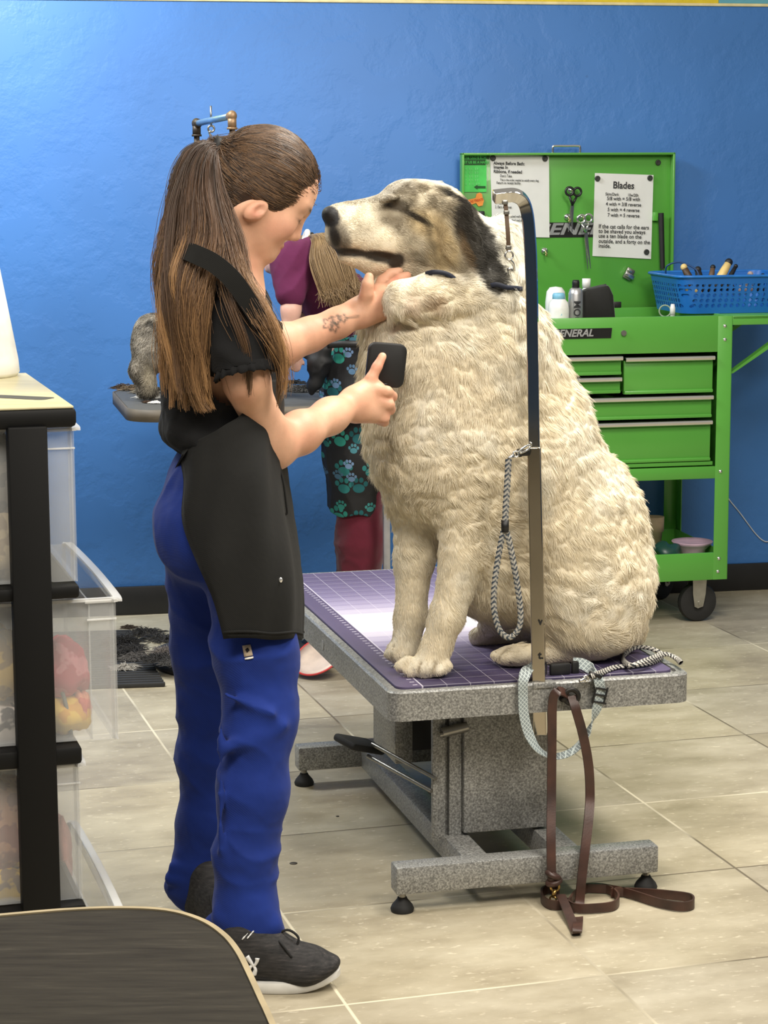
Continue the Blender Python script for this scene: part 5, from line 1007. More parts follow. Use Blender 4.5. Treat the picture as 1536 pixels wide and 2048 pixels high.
# ---- on the bottom shelf
zs = zb + 0.0305
a, z = CP(1384, 1100, 0.16); q = C(a, 0.16, z_sh - 0.004); t = thing('dish', 'shallow lilac dish on the bottom shelf of the green cart', 'dish', C(a, 0.16, zs))
MB().lathe(C(a, 0.16, zs), [(0.04, 0), (0.045, z_sh - zs - 0.015), (0.062, z_sh - zs + 0.002), (0.07, z_sh - zs + 0.012), (0.0685, z_sh - zs + 0.014), (0.06, z_sh - zs + 0.007), (0.0, z_sh - zs + 0.004)], n=40).out('bowl', mat('lilac_plastic', (208, 176, 196), 0.4), t, True)
a, _ = CP(1308, 1040, 0.3); hz = CP(1308, 1033, 0.3)[1] - zs; t = thing('flower_pot', 'tan flower pot on the bottom shelf beside the large dog\'s back', 'pot', C(a, 0.3, zs)); MB().lathe(C(a, 0.3, zs), [(0.022, 0), (0.029, hz * 0.62), (0.034, hz * 0.64), (0.035, hz), (0.031, hz), (0.029, hz * 0.7), (0, hz * 0.68)], n=30).out('pot', mat('tan_clay', (168, 148, 120), 0.8), t, True)
a, _ = CP(1330, 1095, 0.12); q = C(a, 0.12, zs); bm = MB().ball(q + ZZ * 0.045, 0.044, 18, (1.15, 0.9, 0.75)); vv = np.array(bm.v); vv = vv + vnoise(vv, 40, 2)[:, None] * 0.014; vv[:, 2] = np.maximum(vv[:, 2], zs + 0.001); bm.v = [tuple(x) for x in vv]; tag(bm.out('plastic_bag', mat('teal_film', (40, 78, 70), 0.35), None, True, loc=q), 'crumpled dark teal bag left of the lilac dish', 'bag')
# thin cord hanging along the wall
cw = [PL(x, y, W0 - UW * 0.004, UW) for x, y in ((1448, 985), (1462, 1004), (1480, 1026), (1494, 1045), (1510, 1066), (1526, 1081), (1542, 1083), (1600, 1078), (1660, 1060))]
tag(MB().tube(catmull(cw, 6), 0.0022, 8).out('wall_cord', mat('white_cord', (190, 196, 205), 0.5), None, True, loc=cw[0]), 'thin white cord looping along the blue wall right of the cart', 'cord')
# ------------------------------------------------------------------ second grooming station by the wall
Z2 = 0.82; AS = radians(12.0); VS = A3((cos(AS), sin(AS), 0)); US = A3((-sin(AS), cos(AS), 0)); RS = rotz(AS)
S0 = G(262, 822, Z2) * A3((1, 1, 0)); S2 = lambda a, d, z=0.0: S0 + VS * a + US * d + ZZ * z
t2 = thing('grooming_table', 'grey round-cornered grooming table by the blue wall holding the small grey dog', 'table', S2(0.45, 0.3))
o = MB().prism(rrect(0, 0, 1.05, 0.62, 0.09, 8), S2(0, 0, Z2 - 0.034), VS, US, ZZ, 0.034, 0.004).out('table_top', mat('grey_rubber_top', (74, 74, 72), 0.7, 0, 0.1, 60), t2)
q = [S2(a, d, Z2 - 0.017) for a, d in rrect(-0.004, -0.004, 1.054, 0.624, 0.094, 8)]; MB().tube(q, 1, flat=(0.035, 0.006), closed=True, hint=lambda t: ZZ).out('edge_band', mat('brushed_edge', (92, 84, 72), 0.6, 0.1), t2, True)
pc = G(470, 1322); MB().lathe(pc, [(0.255, 0), (0.262, 0.012), (0.255, 0.03), (0.19, 0.045), (0.06, 0.055), (0.05, 0.06)], n=48).out('base', mat('dark_cast_base', (58, 56, 54), 0.6, 0.1), t2, True)
MB().lathe(pc, [(0.05, 0.05), (0.05, 0.4), (0.04, 0.41), (0.04, Z2 - 0.06), (0.16, Z2 - 0.045), (0.16, Z2 - 0.034)], n=32).out('column', mat('satin_steel', (170, 170, 170), 0.35, 0.7), t2, True)
lx = P(773, 1080, 6.28) * A3((1, 1, 0)); MB().box(lx + ZZ * (Z2 - 0.03) / 2, (0.02, 0.02, Z2 - 0.03), RS, 0.003).out('support_leg', mat('pale_steel', (176, 176, 180), 0.35, 0.6), t2)
# overhead pipe frame clamped to the table
PIPE = mat('aged_black_pipe', (62, 54, 46), 0.5, 0.5, 0.25, 30); GALV = mat('galvanised_pipe', (120, 160, 196), 0.35, 0.6)
pf = thing('pipe_frame', 'pipe frame with a hanging eye bolt above the small grey dog\'s table', 'frame', P(430, 800, 6.4))
pl, pr_ = P(393, 247, 6.5), P(464, 232, 6.22)
for p in (pl, pr_):
    MB().cyl(A3((p[0], p[1], Z2)), p, 0.0085).out('post', PIPE, pf, True); MB().ball(p, 0.0145, 16, (1, 1, 1.1)).cyl(p - ZZ * 0.034, p - ZZ * 0.004, 0.0125).cyl(p - ZZ * 0.038, p - ZZ * 0.032, 0.015).cyl(p, p + unit((pl + pr_) / 2 - p) * 0.02, 0.0125).out('elbow', PIPE if p is pl else mat('rusty_fitting', (138, 112, 84), 0.5, 0.5), pf, True)
MB().cyl(pl, pr_, 0.0095).out('cross_pipe', GALV, pf, True)
eb = pl + (pr_ - pl) * 0.42; bt = MB(); bt.cyl(eb - ZZ * 0.012, eb + ZZ * 0.042, 0.0028); bt.torus(eb - ZZ * 0.024, 0.009, 0.003, US, 20, 8); bt.out('eye_bolt', STEEL, pf, True)
MB().tube(catmull([eb - ZZ * 0.03, eb - ZZ * 0.034 - VS * 0.006, eb - ZZ * 0.05 - VS * 0.001, eb - ZZ * 0.07 - VS * 0.006, eb - ZZ * 0.085 + VS * 0.002, eb - ZZ * 0.075 + VS * 0.006], 6), 0.0034, 8).out('snap_hook', CHR, pf, True)
# small grey dog, mostly hidden behind the groomer
sd = thing('dog', 'small grey and white dog standing on the table behind the groomer\'s back', 'dog', S2(0.25, 0.3, Z2))
Ys = 6.42; pr = [pell((340, 690, Ys), (62, 52), 0.085, -12, 0.04), pell((300, 682, Ys), (34, 44), 0.07, 10, 0.04), pell((305, 655, Ys), (26, 22), 0.05, 0, 0.03), pcap((400, 680, Ys, 46), (430, 620, Ys, 30), 0.04), pell((440, 590, Ys), (34, 30), 0.055, 0, 0.03), pcap((460, 600, Ys, 18), (490, 606, Ys, 13), 0.02), pcap((428, 570, Ys - .04, 10), (418, 600, Ys - .05, 12), 0.015), pcap((428, 570, Ys + .04, 10), (418, 600, Ys + .05, 12), 0.015)]
for dy in (-0.05, 0.05):
    pr += chain([(298, 715, Ys + dy, 30), (283, 740, Ys + dy, 19), (292, 765, Ys + dy, 14), (290, 779, Ys + dy, 13)], 0.03) + [pcap((288, 782, Ys + dy, 11), (306, 784, Ys + dy, 10), 0.015)]
    pr += chain([(395, 715, Ys + dy, 24), (398, 750, Ys + dy, 14), (396, 780, Ys + dy, 12)], 0.03) + [pcap((396, 783, Ys + dy, 11), (412, 785, Ys + dy, 10), 0.015)]
sV, sF = sculpt(pr, 0.006, 2); sV[:, 2] = np.maximum(sV[:, 2], Z2 + 0.0015); sN = normals(sV, sF)
def scoat(X):
    n = vnoise(X, 26, 2) * 0.6 + vnoise(X, 70, 4) * 0.4; t = np.clip(0.5 + n, 0, 1)[:, None]; a, b = np.array(srgb(70, 66, 60)[:3]), np.array(srgb(172, 164, 150)[:3]); c = a + (b - a) * t
    hx, hy = proj(X); w = spot(hx, hy, 298, 755, 12, 26, 0, 0.6)[:, None] * 0.8; return c + (np.array(srgb(196, 186, 164)[:3]) - c) * w
mesh('body', sV, sF, attr_mat('dog_skin'), sd, True, col=scoat(sV))
X, N = scatter(sV, sF, sN, 26000); d = unit(A3((-0.3, 0, -1)) + RNG.normal(0, 0.45, X.shape)); d = unit(d - N * np.einsum('ij,ij->i', d, N)[:, None]); tt = np.linspace(0, 1, 4)
L = RNG.uniform(0.008, 0.02, len(X)); pts = X[:, None] + (d[:, None] * tt[None, :, None] + N[:, None] * (0.5 * tt - 0.3 * tt ** 2)[None, :, None]) * L[:, None, None]; pts[..., 2] = np.maximum(pts[..., 2], Z2 + 0.002)
strands('fur', pts, np.tile(np.array([1, 0.9, 0.7, 0.2]) * 0.0006, (len(X), 1)), scoat(X) * RNG.uniform(0.7, 1.2, len(X))[:, None], attr_mat('fur_strands', 0.7, spec=0.15), sd)
# clipped hair
def tufts(name, spots, label, z, n_each=260):
    P_, R_, C_ = [], [], []
    for cx, r, rgb in spots:
        n = n_each; a = RNG.uniform(0, 2 * pi, n); q = np.sqrt(RNG.random(n)) * r; base = np.stack([cx[0] + q * np.cos(a), cx[1] + q * np.sin(a), np.full(n, z + 0.001)], 1); ta = RNG.uniform(0, 2 * pi, n); L = RNG.uniform(0.4, 1.0, n) * r * 0.9; k = np.linspace(0, 1, 4)
        hgt = (1 - q / r) * r * 0.55; dirv = np.stack([np.cos(ta), np.sin(ta), 0 * ta], 1); p = base[:, None] + dirv[:, None] * (L[:, None] * k)[..., None]; p[..., 2] += (hgt[:, None] * np.array([0.3, 0.9, 1.0, 0.5]) * RNG.uniform(0.3, 1, n)[:, None]) + 0.0012
        P_.append(p); R_.append(np.full((n, 4), 0.0009) * np.array([0.8, 1, 0.9, 0.3])); C_.append(np.array(srgb(*rgb)[:3]) * RNG.uniform(0.6, 1.25, n)[:, None])
    root = thing(name, label, 'hair clippings', spots[0][0]); root['kind'] = 'stuff'; o = strands('tufts', np.concatenate(P_), np.concatenate(R_), np.clip(np.concatenate(C_), 0, 1), attr_mat('fur_strands', 0.7, spec=0.15), root); o['kind'] = 'stuff'; return root
g2 = lambda x, y: G(x, y, Z2)
tufts('hair_clippings', [(g2(247, 777), 0.03, (80, 66, 52)), (g2(268, 780), 0.035, (120, 104, 84)), (g2(285, 786), 0.03, (150, 140, 124)), (g2(293, 797), 0.03, (225, 222, 214)), (g2(312, 796), 0.025, (235, 232, 226)), (g2(310, 807), 0.014, (240, 238, 232)), (g2(295, 806), 0.012, (70, 54, 42)), (g2(318, 784), 0.03, (130, 120, 104))], 'pale and brown hair clippings on the table beside the small grey dog', Z2)
tufts('hair_clippings', [(g2(578, 778), 0.035, (104, 100, 96)), (g2(600, 783), 0.035, (120, 116, 112)), (g2(622, 777), 0.03, (70, 68, 66)), (g2(590, 768), 0.03, (60, 58, 56)), (g2(640, 783), 0.02, (140, 136, 130))], 'grey hair clippings on the table below the second groomer\'s hands', Z2)
# the second groomer, bending over the table
Yq = 6.5
w2 = thing('person', 'person in plum top and paw-print apron bending over the table behind', 'person', A3((P(715, 1000, Yq)[0], Yq, 0)))
b2 = [pcap((715, 660, Yq, 56), (610, 545, Yq, 50), 0.05), pcap((590, 530, Yq - 0.13, 28), (582, 620, Yq - 0.2, 19), 0.03), pcap((582, 620, Yq - 0.2, 18), (578, 665, Yq - 0.2, 16), 0.02), pcap((578, 665, Yq - .2, 16), (590, 712, Yq - .14, 12), 0.02), pell((592, 722, Yq - .13), (12, 16), 0.016, 0, 0.015), pcap((610, 540, Yq + 0.13, 28), (600, 640, Yq + 0.14, 18), 0.03), pcap((600, 640, Yq + .14, 18), (560, 705, Yq + .1, 12), 0.02), pell((552, 715, Yq + .1), (12, 14), 0.016, 0, 0.015),
      pcap((595, 530, Yq, 26), (580, 515, Yq, 24), 0.03), pell((572, 512, Yq + 0.02), (40, 34), 0.075, 30, 0.02), pell((556, 528, Yq + 0.02), (26, 24), 0.06, 40, 0.02), pcap((540, 530, Yq + .02, 7), (536, 538, Yq + .02, 8), 0.01), pcap((715, 700, Yq, 60), (715, 900, Yq, 50), 0.04)]
for i, (x, y) in enumerate(((583, 738), (588, 741), (594, 742), (600, 739))): b2.append(pcap((588 + 3 * i, 725, Yq - .13, 5), (x, y, Yq - .125, 4), 0.006))
b2.append(pcap((600, 715, Yq - .13, 5), (608, 728, Yq - .12, 4), 0.006))
for dy in (-0.09, 0.09): b2 += chain([(716, 880, Yq + dy, 44), (712, 1100, Yq + dy, 32), (716, 1280, Yq + dy, 22)], 0.03)
V2, F2 = sculpt(b2, 0.006, 2); c2 = np.broadcast_to(np.array(srgb(222, 176, 160)[:3]), V2.shape) * (1 + 0.06 * vnoise(V2, 30, 1))[:, None]; mesh('body', V2, F2, SKIN, w2, True, col=np.clip(c2, 0, 1))
PLUM = cloth('plum_jersey', (94, 37, 71), 0.9, 900, 0.03)
q = [pcap((718, 660, Yq, 62), (612, 545, Yq, 60), 0.05), pcap((630, 520, Yq - 0.08, 46), (588, 530, Yq - 0.14, 44), 0.04), pcap((586, 532, Yq - 0.15, 46), (582, 588, Yq - 0.2, 30), 0.02, sq=0.8), pcap((610, 530, Yq + 0.12, 40), (602, 600, Yq + 0.14, 32), 0.03), pcap((700, 600, Yq - 0.05, 50), (640, 560, Yq - 0.08, 50), 0.04), pcap((680, 640, Yq - .1, 30), (730, 655, Yq - .1, 30), 0.04)]
v_, f_ = sculpt(q, 0.006, 2); v_ = wrinkle(v_, f_, 0.0035, 10, 24, (1, 0, -0.5), 3, 0.3); mesh('plum_top', v_, f_, PLUM, w2)
# paw-print apron
def paw_cloth():
    n = NT('paw_print_cloth'); g = n.new('ShaderNodeNewGeometry').outputs['Position']; sp = n.new('ShaderNodeSeparateXYZ'); n.link(g, sp.inputs[0]); uv = comb(n, sp.outputs[0], sp.outputs[2], 0.0)
    col = srgb(26, 26, 28)
    for k, (sc, seed, stops) in enumerate(((13.0, 0.0, ((20, 90, 96), (46, 150, 132), (38, 120, 120))), (22.0, 5.3, ((120, 150, 190), (74, 110, 140), (50, 140, 130))))):
        v = n.new('ShaderNodeVectorMath', operation='SCALE'); n.link(uv, v.inputs[0]); v.inputs['Scale'].default_value = sc; a = n.new('ShaderNodeVectorMath', operation='ADD'); n.link(v.outputs[0], a.inputs[0]); a.inputs[1].default_value = (seed, seed, 0)
        vo = n.new('ShaderNodeTexVoronoi', voronoi_dimensions='2D'); vo.inputs['Scale'].default_value = 1.0; vo.inputs['Randomness'].default_value = 0.55; n.link(a.outputs[0], vo.inputs['Vector'])
        d = n.new('ShaderNodeVectorMath', operation='SUBTRACT'); n.link(a.outputs[0], d.inputs[0]); n.link(vo.outputs['Position'], d.inputs[1]); s2 = n.new('ShaderNodeSeparateXYZ'); n.link(d.outputs[0], s2.inputs[0]); x, y = s2.outputs[0], s2.outputs[1]
        rc = n.new('ShaderNodeSeparateColor'); n.link(vo.outputs['Color'], rc.inputs[0])
        def blob(cx, cy, rx, ry):
            dx = mth(n, 'DIVIDE', mth(n, 'SUBTRACT', x, cx), rx); dy = mth(n, 'DIVIDE', mth(n, 'SUBTRACT', y, cy), ry); return mth(n, 'LESS_THAN', mth(n, 'ADD', mth(n, 'MULTIPLY', dx, dx), mth(n, 'MULTIPLY', dy, dy)), 1.0)
        m = blob(0, -0.12, 0.23, 0.18)
        for cx, cy in ((-0.27, 0.06), (-0.1, 0.22), (0.1, 0.22), (0.27, 0.06)): m = mth(n, 'MAXIMUM', m, blob(cx, cy, 0.085, 0.11))
        if k: m = mth(n, 'MULTIPLY', m, mth(n, 'GREATER_THAN', rc.outputs[1], 0.55))
        pc_ = n.ramp(rc.outputs[0], [(0.2, srgb(*stops[0])), (0.5, srgb(*stops[1])), (0.8, srgb(*stops[2]))]); col = mixc(n, m, col, pc_)
    n.link(col, n.b.inputs['Base Color']); n.b.inputs['Roughness'].default_value = 0.8; n.bump(n.noise(30, 3), 0.2, 0.004); return n.m
q = [pcap((735, 690, Yq, 70), (728, 780, Yq, 80), 0.05, sq=1.5), pcap((728, 780, Yq, 80), (722, 900, Yq, 72), 0.05, sq=1.65), pcap((722, 900, Yq, 72), (716, 1010, Yq, 60), 0.04, sq=1.9)]
v_, f_ = sculpt(q, 0.006, 2); v_ = wrinkle(v_, f_, 0.004, 10, 5, (0, 0, 1), 5); zc = P(710, 1016, Yq)[2]; v_[:, 2] = np.maximum(v_[:, 2], zc + 0.006 * np.sin(v_[:, 0] * 60)); mesh('paw_print_apron', v_, f_, paw_cloth(), w2)
MB().tube(catmull([P(655, 690, Yq - 0.2), P(700, 688, Yq - 0.215), P(745, 690, Yq - 0.2)], 6), 1, flat=(0.02, 0.004), hint=lambda t: ZZ).out('waist_tie', BLK, w2, True)
q = [pcap((648, 700, Yq - .12, 16), (640, 730, Yq - .12, 22), 0.02), pcap((640, 730, Yq - .12, 22), (630, 765, Yq - .12, 13), 0.02), pcap((630, 765, Yq - .12, 10), (624, 782, Yq - .12, 8), 0.02), pcap((610, 708, Yq - .1, 9), (645, 706, Yq - .12, 12), 0.02)]
v_, f_ = sculpt(q, 0.005, 2); mesh('black_hanging_cloth', wrinkle(v_, f_, 0.004, 20, 40), f_, mat('black_nylon_cloth', (24, 24, 26), 0.6), w2)  # black cloth hanging from the apron
MAR = cloth('maroon_twill', (92, 28, 44), 0.85); q = []
for dy in (-0.085, 0.085): q += chain([(724, 930, Yq + dy, 50), (720, 1080, Yq + dy, 46), (716, 1230, Yq + dy, 44), (718, 1318, Yq + dy, 44)], 0.03)
v_, f_ = sculpt(q, 0.006, 2); mesh('trousers', wrinkle(v_, f_, 0.004, 10, 14), f_, MAR, w2)
for dy in (-0.085, 0.085): c = A3((P(716, 1300, Yq)[0], Yq + dy, 0)); v_, f_ = sculpt([cap(c + A3((0.06, 0, 0.05)), 0.045, c + A3((-0.12, 0, 0.035)), 0.034, 0.02), ell(c + A3((-0.13, 0, 0.03)), (0.05, 0.04, 0.028))], 0.005, 1); v_[:, 2] = np.maximum(v_[:, 2], 0.002); mesh('shoe', v_, f_, BLK, w2)
hair2 = mesh('hair', *sculpt([ell(P(574, 508, Yq + 0.02), (0.07, 0.08, 0.055), k=0.02), pcap((600, 490, Yq, 16), (612, 475, Yq - .02, 9), 0.02)], 0.006, 2), mat('dark_blond_mass', (112, 88, 62), 0.6), w2)
gs = np.array([resamp([P(*p) for p in g], 12) for g in ([(612, 474, 6.45), (630, 480, 6.36), (628, 520, 6.3), (640, 560, 6.28), (652, 592, 6.28)], [(612, 474, 6.45), (640, 478, 6.36), (655, 520, 6.3), (668, 560, 6.28), (680, 596, 6.28)], [(612, 474, 6.45), (655, 476, 6.36), (690, 505, 6.3), (706, 548, 6.28), (716, 575, 6.28)])])
n = 4200; u = RNG.random(n) * 1.999; i = u.astype(int); u = (u - i)[:, None, None]; pts = gs[i] * (1 - u) + gs[i + 1] * u; cl = RNG.integers(0, 40, n); co = RNG.normal(0, 1, (40, 3)) * A3((0.008, 0.012, 0.008)); tt = np.linspace(0, 1, 12); pts = pts + (co[cl] + RNG.normal(0, 0.003, (n, 3)))[:, None] * np.minimum(1, tt * 2)[None, :, None]; pts[:, -1] += RNG.normal(0, 0.01, (n, 3))
sh_ = RNG.random(40)[cl][:, None] * 0.7 + RNG.random((n, 1)) * 0.3; strands('hair_strands', pts, np.tile(np.linspace(1, 0.5, 12) * 0.0008, (n, 1)), lin(92, 70, 48) + (lin(186, 156, 112) - lin(92, 70, 48)) * sh_, HAIRM, hair2)
sc_ = P(612, 474, 6.44); MB().torus(sc_, 0.016, 0.0085, (1, 0.2, -0.3), 20, 8).out('scrunchie', mat('white_scrunchie', (226, 222, 216), 0.8), hair2, True); MB().torus(sc_ + A3((0.014, 0, -0.004)), 0.013, 0.006, (1, 0.2, -0.3), 20, 8).out('hair_band', BLK, hair2, True)
# ---- on the floor below
ZF = 0.0
m1, m2 = G(331, 1374), G(262, 1268); e_ = unit(m2 - m1); f2 = unit(A3((-1, -0.13, 0))); Lm = float(np.linalg.norm(m2 - m1)); mb = MB(); Wm = 0.62
for i in range(int(Lm / 0.03) + 1): mb.box(m1 + e_ * (0.006 + i * 0.03) + f2 * Wm / 2 + ZZ * 0.0075, (Wm, 0.014, 0.013), np.stack([f2, np.cross(ZZ, f2), ZZ], 1), 0.003)
for j in range(22): mb.box(m1 + e_ * Lm / 2 + f2 * (0.008 + j * 0.0285) + ZZ * 0.005, (0.013, Lm, 0.008), np.stack([np.cross(e_, ZZ), e_, ZZ], 1), 0.002)
fm = mb.out('floor_mat', mat('worn_black_rubber', (44, 44, 44), 0.7), None, loc=m1 + e_ * Lm / 2 + f2 * Wm / 2); tag(fm, 'black open-grid rubber floor mat beside the clear drawer front', 'mat')
g0 = lambda x, y: G(x, y, 0.016)
tufts('hair_clippings', [(g0(245, 1285), 0.06, (46, 44, 42)), (g0(262, 1300), 0.05, (60, 58, 56)), (g0(240, 1310), 0.05, (52, 50, 48)), (g0(250, 1335), 0.035, (170, 164, 154)), (g0(268, 1315), 0.04, (96, 92, 88))], 'dark and pale hair clippings on the black rubber floor mat', 0.013)
tufts('hair_clippings', [(G(292, 1268), 0.05, (62, 60, 58)), (G(258, 1256), 0.02, (70, 60, 50)), (G(322, 1280), 0.05, (70, 68, 66))], 'dark hair clippings on the tiles between the rubber mat and the wall', 0.0)
tufts('hair_clippings', [(G(320, 1318, .045), 0.05, (60, 58, 56)), (G(335, 1305, .045), 0.05, (120, 112, 106)), (G(312, 1330, .03), 0.03, (70, 68, 66)), (G(345, 1325, .045), 0.04, (80, 78, 76))], 'grey hair clippings heaped on the round base of the far table', 0.042)
cd = [G(x, y, 0.006) for x, y in ((236, 1293), (262, 1286), (290, 1276), (318, 1273), (350, 1275), (390, 1284))]; tag(MB().tube(catmull(cd, 6), 0.005, 8).out('power_cord', mat('black_cord', (24, 24, 24), 0.5), None, True, loc=cd[0]), 'black cord curving across the floor by the rubber mat', 'cord')
bq = G(640, 1318, 0.05); q = thing('plate', 'white plate with red rim tipped up beside the round table base', 'plate', bq); axn = unit(A3((-0.35, -0.45, 0.8)))
MB().lathe(bq, [(0.0, 0.0), (0.05, 0.001), (0.078, 0.012), (0.079, 0.015), (0.05, 0.005), (0.0, 0.004)], axn, 40).out('dish', mat('cream_glaze', (232, 214, 200), 0.4), q, True); MB().torus(bq + axn * 0.0135, 0.0785, 0.003, axn, 48, 8).out('rim', mat('red_glaze', (206, 62, 62), 0.4), q, True)
for px, py, r, l in ((587, 1727, 0.0085, 'round dark floor plug between the groomer and the table'), (675, 1633, 0.004, 'tiny dark floor plug under the big grooming table')):
    c = G(px, py); tag(MB().lathe(c, [(r, 0), (r, 0.001), (r * 0.8, 0.0015), (0, 0.0012)], n=24).out('floor_plug', mat('dark_cap', (66, 60, 52), 0.5, 0.3), None, True, loc=c), l, 'plug')
# ------------------------------------------------------------------ drawer cart at the left edge
YK = 3.5; ZK = 1.5 - (812 - 342) * YK / F * 1.0
ZK = float(P(153, 812, YK)[2]); K0 = P(153, 812, YK) * A3((1, 1, 0)); AK = radians(16.5); VK = A3((cos(AK), sin(AK), 0)); UK = A3((-sin(AK), cos(AK), 0)); RK = rotz(AK)
K = lambda a, d, z=0.0: K0 + VK * a + UK * d + ZZ * z
def KP(px, py, d=0.0): q = PL(px, py, K(0, d), UK); return float((q - K0) @ VK), float(q[2])
kc = thing('drawer_cart', 'black storage cart with clear drawers at the left edge of the room', 'drawer cart', K(-0.3, 0.3))
KBL = mat('black_moulded_plastic', (10, 10, 10), 0.6, 0, 0.05, spec=0.25)
def kb(m_, a0, a1, d0, d1, z0, z1, bev=0.004): return m_.box(K((a0 + a1) / 2, (d0 + d1) / 2, (z0 + z1) / 2), (a1 - a0, d1 - d0, z1 - z0), RK, bev)
KW, KD = 0.62, 0.62; zt1 = KP(120, 856)[1]
kb(MB(), -KW, 0, 0, KD, zt1, ZK - 0.003, 0.008).out('top', KBL, kc)
n = NT('tan_woodgrain'); g = n.coord(); k = n.new('ShaderNodeVectorMath', operation='MULTIPLY'); n.link(g, k.inputs[0]); k.inputs[1].default_value = (4, 40, 1); n.link(n.ramp(n.noise(2, 5, k.outputs[0]), [(0.3, srgb(176, 167, 130)), (0.7, srgb(200, 192, 156))]), n.b.inputs['Base Color']); n.b.inputs['Roughness'].default_value = 0.35
kb(MB(), -KW + 0.004, -0.004, 0.004, KD - 0.004, ZK - 0.004, ZK, 0.0015).out('wood_panel', n.m, kc)
sl = G(40, 795, ZK); MB().prism(rrect(-0.06, -0.022, 0.06, 0.022, 0.012), sl + ZZ * -0.002, VK * 0.75 - UK * 0.66, VK * 0.66 + UK * 0.75, ZZ, 0.0025).out('slot_shade', mat('slot_shade_dark', (36, 34, 30), 0.6), kc)  # thin dark plate, its colour standing in for the shade inside the slot
pa0, _ = KP(15, 870); pa1, _ = KP(94, 870)
for a0, a1, d0 in ((pa0, pa1, -0.006), (-KW + 0.02, -KW + 0.09, -0.006), (pa0, pa1, KD - 0.03), (-KW + 0.02, -KW + 0.09, KD - 0.03)): kb(MB(), a0, a1, d0, d0 + 0.034, 0, zt1 + 0.004, 0.003).out('post', KBL, kc)
zs1 = KP(130, 1172)[1], KP(130, 1199)[1]; zs2 = KP(130, 1496)[1], KP(130, 1532)[1]; pit = zs1[0] - zs2[0]; zs3 = (zs2[0] - pit, zs2[1] - pit)
e1 = KP(160, 1185)[0]; e2 = KP(165, 1515)[0]
for (z1, z0), e in ((zs1, e1), (zs2, e2), (zs3, e2)): kb(MB(), -KW, e, 0.002, KD, z0, z1, 0.006).out('shelf', KBL, kc)
CLR = mat('frosted_clear_plastic', (226, 228, 228), 0.28, 0, 0.02, alpha=0.2, spec=0.5); CLR2 = mat('frosted_clear_rim', (236, 236, 234), 0.3, 0, 0.02, alpha=0.5)
def kdrawer(shift, z0, z1, right):
    a1 = right; a0 = a1 - 0.5; m_ = MB(); d0, d1 = 0.03, KD - 0.03; w = 0.003
    fr = [(0.0, d0), (0.018, d0 + 0.012), (0.028, (d0 + d1) / 2), (0.018, d1 - 0.012), (0.0, d1)]
    m_.box(K((a0 + a1 - 0.045) / 2, d0, (z0 + z1) / 2), (a1 - 0.045 - a0, w, z1 - z0), RK); m_.box(K((a0 + a1 - 0.045) / 2, d1, (z0 + z1) / 2), (a1 - 0.045 - a0, w, z1 - z0), RK); m_.box(K(a0, (d0 + d1) / 2, (z0 + z1) / 2), (w, d1 - d0, z1 - z0), RK); m_.box(K((a0 + a1 - 0.045) / 2, (d0 + d1) / 2, z0 + 0.002), (a1 - 0.045 - a0, d1 - d0, w), RK)
    o = m_.out('drawer', CLR, kc)
    f_ = MB(); f_.prism(rrect(-0.048, 0, 0.0 - 0.004, z1 - z0 - 0.002, 0.006, 3), K(a1, d0 - 0.006, z0), VK, ZZ, UK, 0.004); f_.prism(rrect(-0.048, 0, -0.004, z1 - z0 - 0.002, 0.006, 3), K(a1, d1 + 0.002, z0), VK, ZZ, UK, 0.004)
    out = [(-0.008 + q[0] * 0.4, q[1]) for q in catmull([(x, y, 0) for x, y in fr], 4)[:, :2]]; poly = out + [(x - 0.004, y) for x, y in out[::-1]]; f_.prism(poly, K(a1, 0, z0), VK, UK, ZZ, z1 - z0 - 0.001); f_.box(K(a1 - 0.047, (d0 + d1) / 2, (z0 + z1) / 2), (0.003, d1 - d0, z1 - z0 - 0.004), RK)
    f_.out('drawer_front', CLR, o)
    r_ = MB(); r_.tube([K(a1 + x, y, z1 - 0.002) for x, y in [(q[0] * 0.4 - 0.004, q[1]) for q in catmull([(x, y, 0) for x, y in fr], 4)[:, :2]]], 1, flat=(0.014, 0.005), hint=lambda t: VK + UK * 0.2); r_.box(K(a1 - 0.026, d0 - 0.006, z1 - 0.003), (0.056, 0.006, 0.005), RK, 0.001).box(K(a1 - 0.026, d0 - 0.006, z1 - 0.034), (0.05, 0.005, 0.003), RK, 0.001); r_.tube([K(a0, d0 - 0.004, z1), K(a1 - 0.005, d0 - 0.004, z1)], 1, flat=(0.008, 0.005), hint=lambda t: UK); r_.out('rim', CLR2, o); return o
ra = KP(150, 900, 0.03)[0]; r2 = KP(233, 1230, 0.03)[0]; r3 = KP(162, 1600, 0.03)[0]; r4 = KP(243, 1880, 0.03)[0]
kdrawer(0, zs1[0] + 0.003, zt1 - 0.003, ra); kdrawer(0, zs2[0] + 0.003, KP(210, 1197, 0.03)[1], r2); kdrawer(0, zs3[0] + 0.003, zs2[1] - 0.004, r3); kdrawer(0, 0.012, zs3[1] - 0.006, r4)
